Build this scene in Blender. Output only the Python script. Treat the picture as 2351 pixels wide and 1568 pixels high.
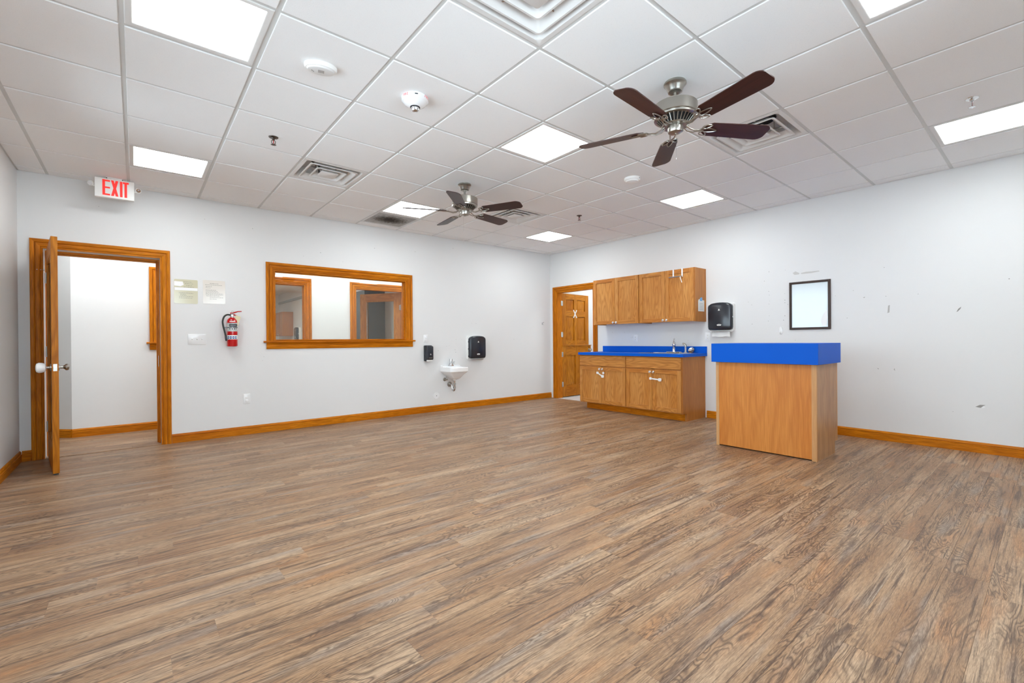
import bpy, bmesh, math, random
from mathutils import Vector, Matrix
R_ = math.radians
random.seed(7)
for o in list(bpy.data.objects): bpy.data.objects.remove(o, do_unlink=True)
sc = bpy.context.scene
C = sc.collection

# ------------------------------------------------------------------ camera
FPX, CX, CY = 1040.2269, 1175.5, 784.0
YAW, PIT, ROL = .6929, -.0024, -.0084
CZ = 1.1163
fw = Vector((math.sin(YAW)*math.cos(PIT), math.cos(YAW)*math.cos(PIT), math.sin(PIT)))
r0 = Vector((math.cos(YAW), -math.sin(YAW), 0)); u0 = r0.cross(fw)
rt = r0*math.cos(ROL)+u0*math.sin(ROL); up = -r0*math.sin(ROL)+u0*math.cos(ROL)
cd = bpy.data.cameras.new('camera'); cam = bpy.data.objects.new('camera', cd); C.objects.link(cam)
cd.sensor_fit = 'HORIZONTAL'; cd.sensor_width = 36; cd.lens = FPX/2351*36
cd.clip_start = .02; cd.clip_end = 100
cam.matrix_world = Matrix(((rt.x, up.x, -fw.x, 0), (rt.y, up.y, -fw.y, 0), (rt.z, up.z, -fw.z, CZ), (0, 0, 0, 1)))
sc.camera = cam
def ray(x, y): return fw+rt*((x-CX)/FPX)-up*((y-CY)/FPX)
def onX(x, y, X): d = ray(x, y); return d*(X/d.x)+Vector((0, 0, CZ))
def onY(x, y, Y): d = ray(x, y); return d*(Y/d.y)+Vector((0, 0, CZ))
def topx(p):
    v = Vector(p)-Vector((0, 0, CZ)); c = v.dot(fw)
    return None if c < .05 else (CX+FPX*v.dot(rt)/c, CY-FPX*v.dot(up)/c, c)

# ------------------------------------------------------------------ world, exposure
w = bpy.data.worlds.new('world'); sc.world = w; w.use_nodes = True
w.node_tree.nodes['Background'].inputs[0].default_value = (.74, .87, 1, 1)
w.node_tree.nodes['Background'].inputs[1].default_value = 4.9
sc.view_settings.view_transform = 'Standard'
try: sc.view_settings.look = 'None'
except Exception: pass
sc.view_settings.gamma = 1; sc.view_settings.use_curve_mapping = False
sc.view_settings.exposure = 1.1
LAMP = 8.8            # radiance of the ceiling panels
LAMP_COL = (.91, .98, 1.0)

# room numbers (metres)
CEIL = 2.7756; YA = 6.318; XB = 6.226; XL = -.86; YF = -.73; WT = .13
GX, GY, T = 1.7837, 2.4906, .6096
YH = 7.52

# ------------------------------------------------------------------ materials
MATS = {}
def lin(c): return tuple(((v/255)/12.92 if v/255 <= .04045 else ((v/255+.055)/1.055)**2.4) for v in c)+(1,)
class NT:
    def __init__(s, name):
        s.m = bpy.data.materials.new(name); s.m.use_nodes = True; s.t = s.m.node_tree
        s.b = s.t.nodes['Principled BSDF']; s.out = s.t.nodes['Material Output']; MATS[name] = s.m
    def n(s, ty, **k):
        a = s.t.nodes.new(ty)
        for q, v in k.items(): setattr(a, q, v)
        return a
    def l(s, a, b): s.t.links.new(a, b)
    def math(s, op, a, b=None, clamp=False):
        q = s.n('ShaderNodeMath', operation=op, use_clamp=clamp)
        for i, v in enumerate((a, b)):
            if v is None: continue
            if isinstance(v, (int, float)): q.inputs[i].default_value = v
            else: s.l(v, q.inputs[i])
        return q.outputs[0]
    def ramp(s, fac, stops, interp='LINEAR'):
        q = s.n('ShaderNodeValToRGB'); e = q.color_ramp.elements; q.color_ramp.interpolation = interp
        while len(e) < len(stops): e.new(.5)
        for a, (p, c) in zip(e, stops): a.position = p; a.color = c
        s.l(fac, q.inputs[0]); return q.outputs[0]
    def mix(s, fac, a, b, blend='MIX'):
        q = s.n('ShaderNodeMix', data_type='RGBA', blend_type=blend)
        for i, v in ((0, fac), (6, a), (7, b)):
            if isinstance(v, (int, float)): q.inputs[i].default_value = v
            elif isinstance(v, tuple): q.inputs[i].default_value = v
            else: s.l(v, q.inputs[i])
        return q.outputs[2]
    def bump(s, h, strength=.2, dist=.002):
        q = s.n('ShaderNodeBump'); q.inputs['Strength'].default_value = strength; q.inputs['Distance'].default_value = dist
        s.l(h, q.inputs['Height']); s.l(q.outputs[0], s.b.inputs['Normal'])
def plain(name, rgb, rough=.5, metal=0, spec=.5, srgb=True, coat=0, bump=0, bscale=300):
    k = NT(name); k.b.inputs['Base Color'].default_value = lin(rgb) if srgb else rgb
    k.b.inputs['Roughness'].default_value = rough; k.b.inputs['Metallic'].default_value = metal
    k.b.inputs['Specular IOR Level'].default_value = spec; k.b.inputs['Coat Weight'].default_value = coat
    if bump:
        no = k.n('ShaderNodeTexNoise'); no.inputs['Scale'].default_value = bscale; no.inputs['Detail'].default_value = 2
        tc = k.n('ShaderNodeTexCoord'); k.l(tc.outputs['Object'], no.inputs[0]); k.bump(no.outputs[0], bump, .001)
    return k.m
def emit(name, col, st):
    k = NT(name); k.b.inputs['Base Color'].default_value = (.9, .9, .9, 1)
    k.b.inputs['Emission Color'].default_value = col+(1,); k.b.inputs['Emission Strength'].default_value = st
    return k.m
def wood(name, light, mid, dark, axis='z', ring=9, fine=1.0, rough=.4, size=1.0, contrast=1.0, spec=.4):
    """figure wood: contour lines of a stretched noise = cathedral grain, plus pore streaks"""
    k = NT(name); tc = k.n('ShaderNodeTexCoord'); oi = k.n('ShaderNodeObjectInfo')
    off = k.n('ShaderNodeVectorMath', operation='SCALE'); off.inputs[0].default_value = (37, 53, 71)
    k.l(oi.outputs['Random'], off.inputs['Scale'])
    ad = k.n('ShaderNodeVectorMath', operation='ADD'); k.l(tc.outputs['Object'], ad.inputs[0]); k.l(off.outputs[0], ad.inputs[1])
    a, b = 1.3*size, 9*size; f1, f2 = 6*size, 220*size
    S = {'x': (a, b, b), 'y': (b, a, b), 'z': (b, b, a)}[axis]; S2 = {'x': (f1, f2, f2), 'y': (f2, f1, f2), 'z': (f2, f2, f1)}[axis]
    def noise(scale, det, dist=0):
        mp = k.n('ShaderNodeVectorMath', operation='MULTIPLY'); mp.inputs[1].default_value = scale; k.l(ad.outputs[0], mp.inputs[0])
        no = k.n('ShaderNodeTexNoise'); no.inputs['Scale'].default_value = 1; no.inputs['Detail'].default_value = det
        no.inputs['Distortion'].default_value = dist; k.l(mp.outputs[0], no.inputs[0]); return no.outputs[0]
    n1 = noise(S, 1.5, .3); n2 = noise(S2, 3); n3 = noise(tuple(v*.35 for v in S), 1)
    ringv = k.math('PINGPONG', k.math('MULTIPLY', n1, ring), .5)
    line = k.ramp(ringv, [(0, (1, 1, 1, 1)), (.35, (.35, .35, .35, 1)), (1, (0, 0, 0, 1))])
    c1 = k.ramp(n3, [(.3, lin(mid)), (.65, lin(light))])
    c2 = k.mix(k.math('MULTIPLY', line, .55*contrast), c1, lin(dark))
    pore = k.ramp(n2, [(.42, (1, 1, 1, 1)), (.60, (0, 0, 0, 1))])
    c3 = k.mix(k.math('MULTIPLY', pore, .33*fine), c2, lin(dark))
    k.l(c3, k.b.inputs['Base Color']); k.b.inputs['Roughness'].default_value = rough; k.b.inputs['Specular IOR Level'].default_value = spec
    k.bump(n2, .08, .001)
    return k.m

plain('wall_paint', (232, 231, 230), .55, spec=.3, bump=.04, bscale=90)
plain('white_gloss', (246, 246, 246), .15, spec=.5)
plain('white_plastic', (244, 243, 240), .35)
plain('vent_paint', (226, 224, 222), .45)
plain('tee_paint', (212, 212, 210), .45)  # white steel tees; their shaded look beside the tiles is put into the grey
plain('void_black', (10, 10, 11), .8)
plain('dark_gap', (64, 48, 36), .8)
plain('nickel', (172, 168, 160), .28, 1)
plain('dark_metal', (96, 88, 82), .35, 1)
plain('chrome', (215, 216, 218), .08, 1)
plain('knob_metal', (236, 236, 234), .22, .85)
plain('steel', (190, 190, 190), .25, 1)
plain('hinge_metal', (190, 190, 188), .3, 1)
plain('black_plastic', (38, 42, 50), .22, spec=.6)
plain('black_rubber', (30, 36, 33), .45)
plain('blue_laminate', (0, 92, 206), .45, spec=.14)
plain('red_paint', (196, 8, 16), .22, coat=.4)
plain('red_print', (240, 42, 40), .5)
k_ = NT('exit_red'); k_.b.inputs['Base Color'].default_value = lin((235, 36, 36)); k_.b.inputs['Emission Color'].default_value = (1, .05, .03, 1); k_.b.inputs['Emission Strength'].default_value = .22
plain('white_print', (240, 240, 238), .5)
plain('grey_print', (120, 118, 110), .6)
plain('label_silver', (196, 202, 200), .3, spec=.6)
plain('label_dark', (42, 46, 58), .4)
plain('label_blue', (36, 92, 160), .4)
plain('porcelain', (250, 250, 250), .08, spec=.6)
plain('paper_cream', (226, 214, 178), .6)
plain('paper_green', (212, 206, 176), .12, spec=.7)
plain('paper_pink', (232, 224, 214), .12, spec=.7)
plain('towel_paper', (246, 246, 244), .9, bump=.3, bscale=120)
plain('dark_cabinet', (74, 82, 86), .5)
plain('board_white', (226, 236, 240), .12, spec=.6)
plain('grey_band', (168, 168, 166), .6)
plain('bath_floor', (226, 228, 230), .3)
plain('scuff_grey', (150, 147, 144), .8)
plain('scuff_mid', (182, 179, 176), .8)
plain('scuff_pale', (206, 203, 199), .8)
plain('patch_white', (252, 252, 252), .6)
plain('note_blue', (120, 176, 226), .5)
emit('lamp_panel', LAMP_COL, LAMP)
emit('hall_panel', LAMP_COL, LAMP*1.45)  # glow of the added corridor and washroom panels
emit('far_panel', LAMP_COL, LAMP*4.2)  # glow of the added panels in the room past the corridor
wood('oak_trim_v', (232, 142, 24), (206, 113, 6), (126, 60, 0), 'z', ring=6, rough=.38, fine=1.5, spec=.14, contrast=.5, size=1.25)
wood('oak_trim_x', (232, 142, 24), (206, 113, 6), (126, 60, 0), 'x', ring=6, rough=.38, fine=1.5, spec=.14, contrast=.5, size=1.25)
wood('oak_cab_v', (230, 168, 92), (212, 142, 62), (158, 88, 26), 'z', ring=12, rough=.42, fine=1.2)
wood('oak_cab_x', (226, 158, 78), (206, 130, 50), (148, 80, 22), 'x', ring=10, rough=.42, fine=1.2)
wood('oak_side_v', (206, 138, 70), (190, 120, 54), (148, 86, 32), 'z', ring=5, rough=.45, fine=.9, contrast=.6)
wood('oak_door_v', (220, 142, 34), (196, 116, 14), (128, 66, 2), 'z', ring=7, rough=.38, spec=.18)
wood('oak_door_x', (220, 142, 34), (196, 116, 14), (128, 66, 2), 'x', ring=7, rough=.38, spec=.18)
wood('desk_v', (226, 152, 72), (212, 132, 52), (176, 94, 26), 'z', ring=6, rough=.45, size=.8, contrast=.75)
wood('desk_side_v', (206, 158, 110), (188, 136, 92), (136, 94, 60), 'z', ring=4, rough=.35, size=1.4, contrast=.8)  # desk sides: reflected grey sheen put into a paler, greyer wood colour
wood('desk_edge', (214, 166, 112), (206, 152, 98), (178, 120, 70), 'z', ring=3, rough=.45, contrast=.4)
wood('blade_wood', (74, 36, 28), (54, 24, 20), (26, 10, 9), 'x', ring=4, rough=.4, contrast=.6)
wood('frame_dark', (84, 62, 54), (66, 48, 42), (40, 28, 24), 'z', ring=3, rough=.4)

def ceiling_mat():
    k = NT('ceiling_tile'); tc = k.n('ShaderNodeTexCoord'); oi = k.n('ShaderNodeObjectInfo')
    ad = k.n('ShaderNodeVectorMath', operation='ADD'); k.l(tc.outputs['Object'], ad.inputs[0])
    sv = k.n('ShaderNodeVectorMath', operation='SCALE'); sv.inputs[0].default_value = (13, 29, 0); k.l(oi.outputs['Random'], sv.inputs['Scale']); k.l(sv.outputs[0], ad.inputs[1])
    v = k.n('ShaderNodeTexVoronoi', feature='F1'); v.inputs['Scale'].default_value = 130; k.l(ad.outputs[0], v.inputs[0])
    no = k.n('ShaderNodeTexNoise'); no.inputs['Scale'].default_value = 260; no.inputs['Detail'].default_value = 3; k.l(ad.outputs[0], no.inputs[0])
    sp = k.ramp(v.outputs['Distance'], [(.10, (1, 1, 1, 1)), (.22, (0, 0, 0, 1))])
    sp2 = k.math('MULTIPLY', sp, k.ramp(no.outputs[0], [(.5, (0, 0, 0, 1)), (.62, (1, 1, 1, 1))]))
    ba = k.mix(no.outputs[0], lin((240, 239, 239)), lin((248, 248, 248)))
    col = k.mix(k.math('MULTIPLY', sp2, .35), ba, lin((150, 148, 146)))
    k.l(col, k.b.inputs['Base Color']); k.b.inputs['Roughness'].default_value = .9; k.b.inputs['Specular IOR Level'].default_value = .1
    k.bump(no.outputs[0], .35, .002)
ceiling_mat()

def floor_mat():
    k = NT('floor_plank'); tc = k.n('ShaderNodeTexCoord'); oi = k.n('ShaderNodeObjectInfo'); ge = k.n('ShaderNodeNewGeometry')
    seed = k.math('ADD', oi.outputs['Random'], k.math('MULTIPLY', ge.outputs['Random Per Island'], .731))
    off = k.n('ShaderNodeVectorMath', operation='SCALE'); off.inputs[0].default_value = (91, 47, 63); k.l(seed, off.inputs['Scale'])
    ad = k.n('ShaderNodeVectorMath', operation='ADD'); k.l(tc.outputs['Object'], ad.inputs[0]); k.l(off.outputs[0], ad.inputs[1])
    def noise(scale, det, dist=0, rough=.5):
        mp = k.n('ShaderNodeVectorMath', operation='MULTIPLY'); mp.inputs[1].default_value = scale; k.l(ad.outputs[0], mp.inputs[0])
        no = k.n('ShaderNodeTexNoise'); no.inputs['Scale'].default_value = 1; no.inputs['Detail'].default_value = det
        no.inputs['Roughness'].default_value = rough; no.inputs['Distortion'].default_value = dist; k.l(mp.outputs[0], no.inputs[0]); return no.outputs[0]
    fig = noise((1.7, 10, 1), 3, .6, .5)            # cathedral figure
    fib = noise((11, 230, 1), 6, .2, .72)               # fibres
    streak = noise((1.8, 62, 1), 6, .35, .7)          # long thin dark streaks
    smear = noise((2.4, 22, 1), 3, .6, .6)             # smoky dark patches
    tone = noise((.9, 7, 1), 2)                        # slow colour drift
    rings = k.math('PINGPONG', k.math('MULTIPLY', fig, 22), .5)
    rl = k.ramp(rings, [(0, (1, 1, 1, 1)), (.12, (.6, .6, .6, 1)), (.34, (0, 0, 0, 1))])
    rsel = k.ramp(noise((1.3, 8, 1), 1), [(.44, (.08, .08, .08, 1)), (.58, (1, 1, 1, 1))])
    base = k.ramp(tone, [(.30, lin((152, 111, 77))), (.5, lin((184, 145, 108))), (.70, lin((204, 172, 139)))])
    pl = k.math('FRACT', k.math('MULTIPLY', seed, 17.3))
    base = k.mix(k.math('MULTIPLY', pl, .20), base, lin((140, 108, 82)))
    base = k.mix(k.ramp(noise((1.8, 14, 1), 2), [(.55, (0, 0, 0, 1)), (.72, (.6, .6, .6, 1))]), base, lin((160, 151, 143)))
    base = k.mix(k.ramp(noise((2.0, 11, 1), 2), [(.55, (0, 0, 0, 1)), (.75, (.5, .5, .5, 1))]), base, lin((198, 132, 74)))
    c = k.mix(k.math('MULTIPLY', k.math('MULTIPLY', rl, rsel), .82), base, lin((66, 46, 34)))
    c = k.mix(k.ramp(smear, [(.56, (0, 0, 0, 1)), (.70, (.7, .7, .7, 1))]), c, lin((92, 72, 60)))
    c = k.mix(k.ramp(streak, [(.52, (0, 0, 0, 1)), (.63, (.92, .92, .92, 1))]), c, lin((78, 56, 42)))
    c = k.mix(k.math('MULTIPLY', k.ramp(fib, [(.36, (1, 1, 1, 1)), (.56, (0, 0, 0, 1))]), .60), c, lin((100, 74, 56)))
    fine = noise((40, 520, 1), 3, 0, .6)
    c = k.mix(k.ramp(fine, [(.38, (.30, .30, .30, 1)), (.54, (0, 0, 0, 1))]), c, lin((104, 78, 60)))
    c = k.mix(k.ramp(fine, [(.55, (0, 0, 0, 1)), (.72, (.30, .30, .30, 1))]), c, lin((210, 185, 158)))
    k.l(c, k.b.inputs['Base Color'])
    k.l(k.math('ADD', k.math('MULTIPLY', fib, .15), .33), k.b.inputs['Roughness'])
    k.b.inputs['Specular IOR Level'].default_value = .38
    k.bump(fib, .12, .001)
floor_mat()

def glass_mat():
    k = NT('window_glass'); k.t.nodes.remove(k.b)
    tr = k.n('ShaderNodeBsdfTransparent'); tr.inputs[0].default_value = (.95, .97, .96, 1)
    gl = k.n('ShaderNodeBsdfGlossy'); gl.inputs['Roughness'].default_value = .01
    fr = k.n('ShaderNodeFresnel'); fr.inputs[0].default_value = 1.5
    mx = k.n('ShaderNodeMixShader'); f2 = k.math('MULTIPLY', fr.outputs[0], 1.2, True)
    k.l(f2, mx.inputs[0]); k.l(tr.outputs[0], mx.inputs[1]); k.l(gl.outputs[0], mx.inputs[2]); k.l(mx.outputs[0], k.out.inputs[0])
glass_mat()
def grille_mat():
    k = NT('return_grille'); tc = k.n('ShaderNodeTexCoord')
    no = k.n('ShaderNodeTexNoise'); no.inputs['Scale'].default_value = 22; no.inputs['Detail'].default_value = 5; no.inputs['Roughness'].default_value = .7; k.l(tc.outputs['Object'], no.inputs[0])
    ln = k.n('ShaderNodeVectorMath', operation='LENGTH'); sc_ = k.n('ShaderNodeVectorMath', operation='MULTIPLY'); sc_.inputs[1].default_value = (3.6, 4.6, 0); k.l(tc.outputs['Object'], sc_.inputs[0]); k.l(sc_.outputs[0], ln.inputs[0])
    v = k.math('ADD', ln.outputs['Value'], k.math('MULTIPLY', k.math('SUBTRACT', no.outputs[0], .5), 1.1))
    c = k.ramp(v, [(.25, lin((74, 66, 60))), (.6, lin((128, 120, 112))), (.95, lin((196, 192, 188)))])
    k.l(c, k.b.inputs['Base Color']); k.b.inputs['Roughness'].default_value = .8
grille_mat()

# ------------------------------------------------------------------ mesh helpers
class MB:
    def __init__(s): s.v = []; s.f = []; s.mi = []; s.m = 0; s.X = None
    def mat(s, i): s.m = i; return s
    def add(s, vs, fs):
        b = len(s.v)
        s.v += [tuple(s.X @ Vector(p)) if s.X else tuple(p) for p in vs]
        for f in fs: s.f.append(tuple(b+i for i in f)); s.mi.append(s.m)
        return s
    def box(s, x0, x1, y0, y1, z0, z1):
        return s.add([(x0, y0, z0), (x1, y0, z0), (x1, y1, z0), (x0, y1, z0), (x0, y0, z1), (x1, y0, z1), (x1, y1, z1), (x0, y1, z1)],
                     [(3, 2, 1, 0), (4, 5, 6, 7), (0, 1, 5, 4), (1, 2, 6, 5), (2, 3, 7, 6), (3, 0, 4, 7)])
    def cyl(s, p0, p1, r, r1=None, n=16):
        p0, p1 = Vector(p0), Vector(p1); d = (p1-p0).normalized(); r1 = r if r1 is None else r1
        a = d.orthogonal().normalized(); b = d.cross(a)
        vs = []
        for p, q in ((p0, r), (p1, r1)):
            for i in range(n):
                t = 2*math.pi*i/n; vs.append(p+(a*math.cos(t)+b*math.sin(t))*q)
        fs = [(i, (i+1) % n, n+(i+1) % n, n+i) for i in range(n)]+[tuple(range(n-1, -1, -1)), tuple(range(n, 2*n))]
        return s.add(vs, fs)
    def lathe(s, prof, c=(0, 0, 0), n=24, axis='z', sx=1, sy=1):
        vs, fs = [], []
        for r, h in prof:
            for i in range(n):
                t = 2*math.pi*i/n; a, b = r*math.cos(t)*sx, r*math.sin(t)*sy
                p = {'z': (a, b, h), 'y': (a, h, b), 'x': (h, a, b)}[axis]
                vs.append((p[0]+c[0], p[1]+c[1], p[2]+c[2]))
        for k in range(len(prof)-1):
            for i in range(n):
                q = (k*n+i, k*n+(i+1) % n, (k+1)*n+(i+1) % n, (k+1)*n+i)
                fs.append(q if axis != 'y' else q[::-1])
        fs.append(tuple(range(n))); fs.append(tuple(range((len(prof)-1)*n, len(prof)*n)))
        return s.add(vs, fs)
    def tube(s, pts, r, n=8, closed=False):
        P = [Vector(p) for p in pts]; m = len(P); vs, fs = [], []
        rr = r if isinstance(r, (list, tuple)) else [r]*m
        ref = None
        for i, p in enumerate(P):
            d = (P[(i+1) % m]-P[i-1]) if closed else (P[min(i+1, m-1)]-P[max(i-1, 0)])
            d.normalize()
            if ref is None: ref = d.orthogonal().normalized()
            ref = (ref-d*ref.dot(d))
            if ref.length < 1e-6: ref = d.orthogonal()
            ref.normalize(); b = d.cross(ref)
            for k in range(n):
                t = 2*math.pi*k/n; vs.append(p+(ref*math.cos(t)+b*math.sin(t))*rr[i])
        for i in range(m if closed else m-1):
            for k in range(n):
                j = (i+1) % m; fs.append((i*n+k, i*n+(k+1) % n, j*n+(k+1) % n, j*n+k))
        if not closed: fs += [tuple(range(n-1, -1, -1)), tuple(range((m-1)*n, m*n))]
        return s.add(vs, fs)
    def prism(s, poly, y0, y1):                       # poly in x,z ; extruded along y
        n = len(poly); vs = [(x, y0, z) for x, z in poly]+[(x, y1, z) for x, z in poly]
        fs = [tuple(range(n)), tuple(range(2*n-1, n-1, -1))]+[((i+1) % n, i, n+i, n+(i+1) % n) for i in range(n)]
        return s.add(vs, fs)
    def slab(s, poly, z0, z1):                        # poly in x,y ; extruded along z
        n = len(poly); vs = [(x, y, z0) for x, y in poly]+[(x, y, z1) for x, y in poly]
        fs = [tuple(range(n-1, -1, -1)), tuple(range(n, 2*n))]+[(i, (i+1) % n, n+(i+1) % n, n+i) for i in range(n)]
        return s.add(vs, fs)
    def rings(s, loops, cap=True):                    # list of equal-length loops lofted
        n = len(loops[0]); vs = [p for L in loops for p in L]; fs = []
        for k in range(len(loops)-1):
            for i in range(n): fs.append((k*n+i, k*n+(i+1) % n, (k+1)*n+(i+1) % n, (k+1)*n+i))
        if cap: fs += [tuple(range(n-1, -1, -1)), tuple(range((len(loops)-1)*n, len(loops)*n))]
        return s.add(vs, fs)
    def mesh(s, name, mats, smooth=True):
        me = bpy.data.meshes.new(name); me.from_pydata(s.v, [], s.f)
        for m in (mats if isinstance(mats, (list, tuple)) else [mats]): me.materials.append(MATS[m])
        me.polygons.foreach_set('material_index', s.mi)
        bm = bmesh.new(); bm.from_mesh(me); bmesh.ops.recalc_face_normals(bm, faces=bm.faces); bm.to_mesh(me); bm.free()
        if smooth:
            me.polygons.foreach_set('use_smooth', [True]*len(me.polygons))
            try: me.set_sharp_from_angle(angle=R_(35))
            except Exception: pass
        me.update(); return me
    def build(s, name, mats, parent=None, label=None, loc=None, rz=None, bevel=0):
        o = bpy.data.objects.new(name, s.mesh(name, mats)); C.objects.link(o)
        if parent: o.parent = parent
        if loc: o.location = loc
        if rz is not None: o.rotation_euler = (0, 0, rz)
        if label: o['label'] = label
        if bevel:
            b = o.modifiers.new('bevel', 'BEVEL'); b.width = bevel; b.segments = 2; b.limit_method = 'ANGLE'; b.angle_limit = R_(40)
        return o
def rrect(x0, x1, z0, z1, r, n=4, rs=None):
    rs = rs or (r, r, r, r); out = []
    for (cx, cz, a0, q) in ((x1, z0, -90, rs[0]), (x1, z1, 0, rs[1]), (x0, z1, 90, rs[2]), (x0, z0, 180, rs[3])):
        ox = cx-q if cx == x1 else cx+q; oz = cz-q if cz == z1 else cz+q
        for i in range(n+1):
            t = R_(a0+90*i/n); out.append((ox+q*math.cos(t), oz+q*math.sin(t)))
    return out
def thing(name, label, cat, loc=(0, 0, 0), rz=0, group=None, kind=None):
    o = bpy.data.objects.new(name, None); C.objects.link(o); o.empty_display_size = .1
    o.location = loc; o.rotation_euler = (0, 0, rz); o['label'] = label; o['category'] = cat
    if group: o['group'] = group
    if kind: o['kind'] = kind
    return o
def tag(o, label, cat, group=None, kind=None):
    o['label'] = label; o['category'] = cat
    if group: o['group'] = group
    if kind: o['kind'] = kind
    return o
def kids(o): return [c for c in bpy.data.objects if c.parent == o]
def copy_tree(o, parent=None):
    ch = kids(o); c = o.copy(); C.objects.link(c); c.parent = parent
    for k in ch: copy_tree(k, c)
    return c
WB = R_(-90)          # rotation of anything mounted on / facing away from the right-hand wall
def text_mesh(txt, size):
    cu = bpy.data.curves.new('lettering', 'FONT'); cu.body = txt; cu.size = size; cu.align_x = 'CENTER'; cu.align_y = 'CENTER'
    o = bpy.data.objects.new('lettering', cu); C.objects.link(o)
    me = bpy.data.meshes.new_from_object(o); bpy.data.objects.remove(o); return me

# ================================================================== SETTING
# ---- walls
def wall(name, label, boxes, mat='wall_paint'):
    m = MB()
    for b in boxes: m.box(*b)
    return tag(m.build(name, mat), label, 'wall', kind='structure')
DX0, DX1, DZ = -.69, .21, 2.052           # doorway in the far wall (clear opening)
WX0, WX1, WZ0, WZ1 = 1.345, 3.172, 1.135, 2.035   # interior window
y0, y1 = YA, YA+WT
wall_far = wall('wall_far', 'off-white far wall with doorway and interior window', [
    (XL-WT, DX0, y0, y1, 0, CEIL+.1), (DX0, DX1, y0, y1, DZ, CEIL+.1), (DX1, WX0, y0, y1, 0, CEIL+.1),
    (WX0, WX1, y0, y1, 0, WZ0), (WX0, WX1, y0, y1, WZ1, CEIL+.1), (WX1, XB+WT, y0, y1, 0, CEIL+.1)])
BY0, BY1 = 5.237, 6.148                   # half-door opening in the right wall
wall_right = wall('wall_right', 'off-white scuffed right wall behind the cabinets and desk', [
    (XB, XB+WT, YF-WT, BY0, 0, CEIL+.1), (XB, XB+WT, BY0, BY1, 2.04, CEIL+.1), (XB, XB+WT, BY1, YA, 0, CEIL+.1)])
OZ0, OZ1 = .85, 2.40                     # added daylight windows (out of view): sill and head
NW = [(-.50, .95), (1.25, 2.75)]   # near wall, X ranges
LWN = [(-.35, 1.25), (1.65, 3.15), (3.50, 4.65)]                # left wall, Y ranges
def pierced(lo, hi, rs, f):
    out = []; p = lo
    for a, b in rs: out += [f(p, a, 0, CEIL+.1), f(a, b, 0, OZ0), f(a, b, OZ1, CEIL+.1)]; p = b
    return out+[f(p, hi, 0, CEIL+.1)]
wall_left = wall('wall_left', 'off-white left wall beside the open door', pierced(YF-WT, YA, LWN, lambda a, b, z, h: (XL-WT, XL, a, b, z, h)))
wall_near = wall('wall_near', 'off-white wall behind the viewpoint', pierced(XL, XB, NW, lambda a, b, z, h: (a, b, YF-WT, YF, z, h)))
# hall behind the far wall and the classroom beyond it
HX0, HX1, HZ0, HZ1 = .228, 2.045, 1.135, 2.02
H3A, H3B = 2.835, 3.735
wall('wall_hall', 'white corridor wall seen through the doorway and window', [
    (-.594, HX0, YH, YH+.12, 0, CEIL+.1), (HX0, HX1, YH, YH+.12, 0, HZ0), (HX0, HX1, YH, YH+.12, HZ1, CEIL+.1),
    (HX1, H3A, YH, YH+.12, 0, CEIL+.1), (H3A, H3B, YH, YH+.12, 2.02, CEIL+.1), (H3B, 7.4, YH, YH+.12, 0, CEIL+.1)])
m = MB(); d = 1.6; m.slab([(-.594, YH), (-.594-d, YH+d), (-.594-d, YH+d+.15), (-.594, YH+.15)], 0, CEIL+.1)
tag(m.build('wall_angled', 'wall_paint'), 'angled white corridor wall just inside the doorway', 'wall', kind='structure')
wall('wall_corridor_end', 'white end walls of the corridor', [(-2.4, XL-WT, YA, YA+WT, 0, CEIL+.1), (XB+WT, 7.5, YA+.09, YA+WT, 0, CEIL+.1), (-2.4, -2.0, YH+d+.1, YH+d+.25, 0, CEIL+.1),(-2.4, -2.3, YA+WT, YH+d+.2, 0, CEIL+.1), (7.4, 7.5, YA+WT, YH+.12, 0, CEIL+.1)])
wall('wall_classroom', 'white walls of the room beyond the corridor', [
    (3.90, 4.02, YH+.12, 17.6, 0, CEIL+.1), (-.6, 3.90, 17.6, 17.72, 0, CEIL+.1), (-.72, -.6, YH+.16, 17.72, 0, CEIL+.1)])
wall('wall_washroom', 'bright white walls of the small room behind the half door', [
    (XB+WT, 8.3, 6.32, 6.40, 0, CEIL+.1), (8.3, 8.4, 4.3, 6.40, 0, CEIL+.1), (XB+WT, 8.3, 4.2, 4.3, 0, CEIL+.1)])

# ---- floor: individual planks
PW, PL = .1524, 1.13
fl = MB(); fl.box(XL-WT, XB+WT, YF-WT, YA+.001, -.06, -.0045)
floor = tag(fl.build('floor', 'dark_gap'), 'brown wood-look vinyl plank floor', 'floor', kind='structure')
planks = []
yy = 2.03-PW*19
k = -19
while yy < YA-.02:
    a, b = max(yy, YF), min(yy+PW, YA-.018)
    if b-a > .01:
        ph = (1.366+.149*k) % PL
        x = XL-PL+((ph-XL) % PL)
        while x < XB:
            p0, p1 = max(x, XL), min(x+PL, XB)
            if p1-p0 > .01: planks.append((p0, p1, a, b))
            x += PL
    yy += PW; k += 1
def vis(p):
    best = 0
    for fx in (0, .25, .5, .75, 1):
        q = topx((p[0]+(p[1]-p[0])*fx, (p[2]+p[3])/2, 0))
        if q and -60 < q[0] < 2411 and q[1] < 1640: best = max(best, 1/q[2])
    return best*(p[1]-p[0])
planks.sort(key=lambda p: -vis(p))
shared = {}
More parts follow.
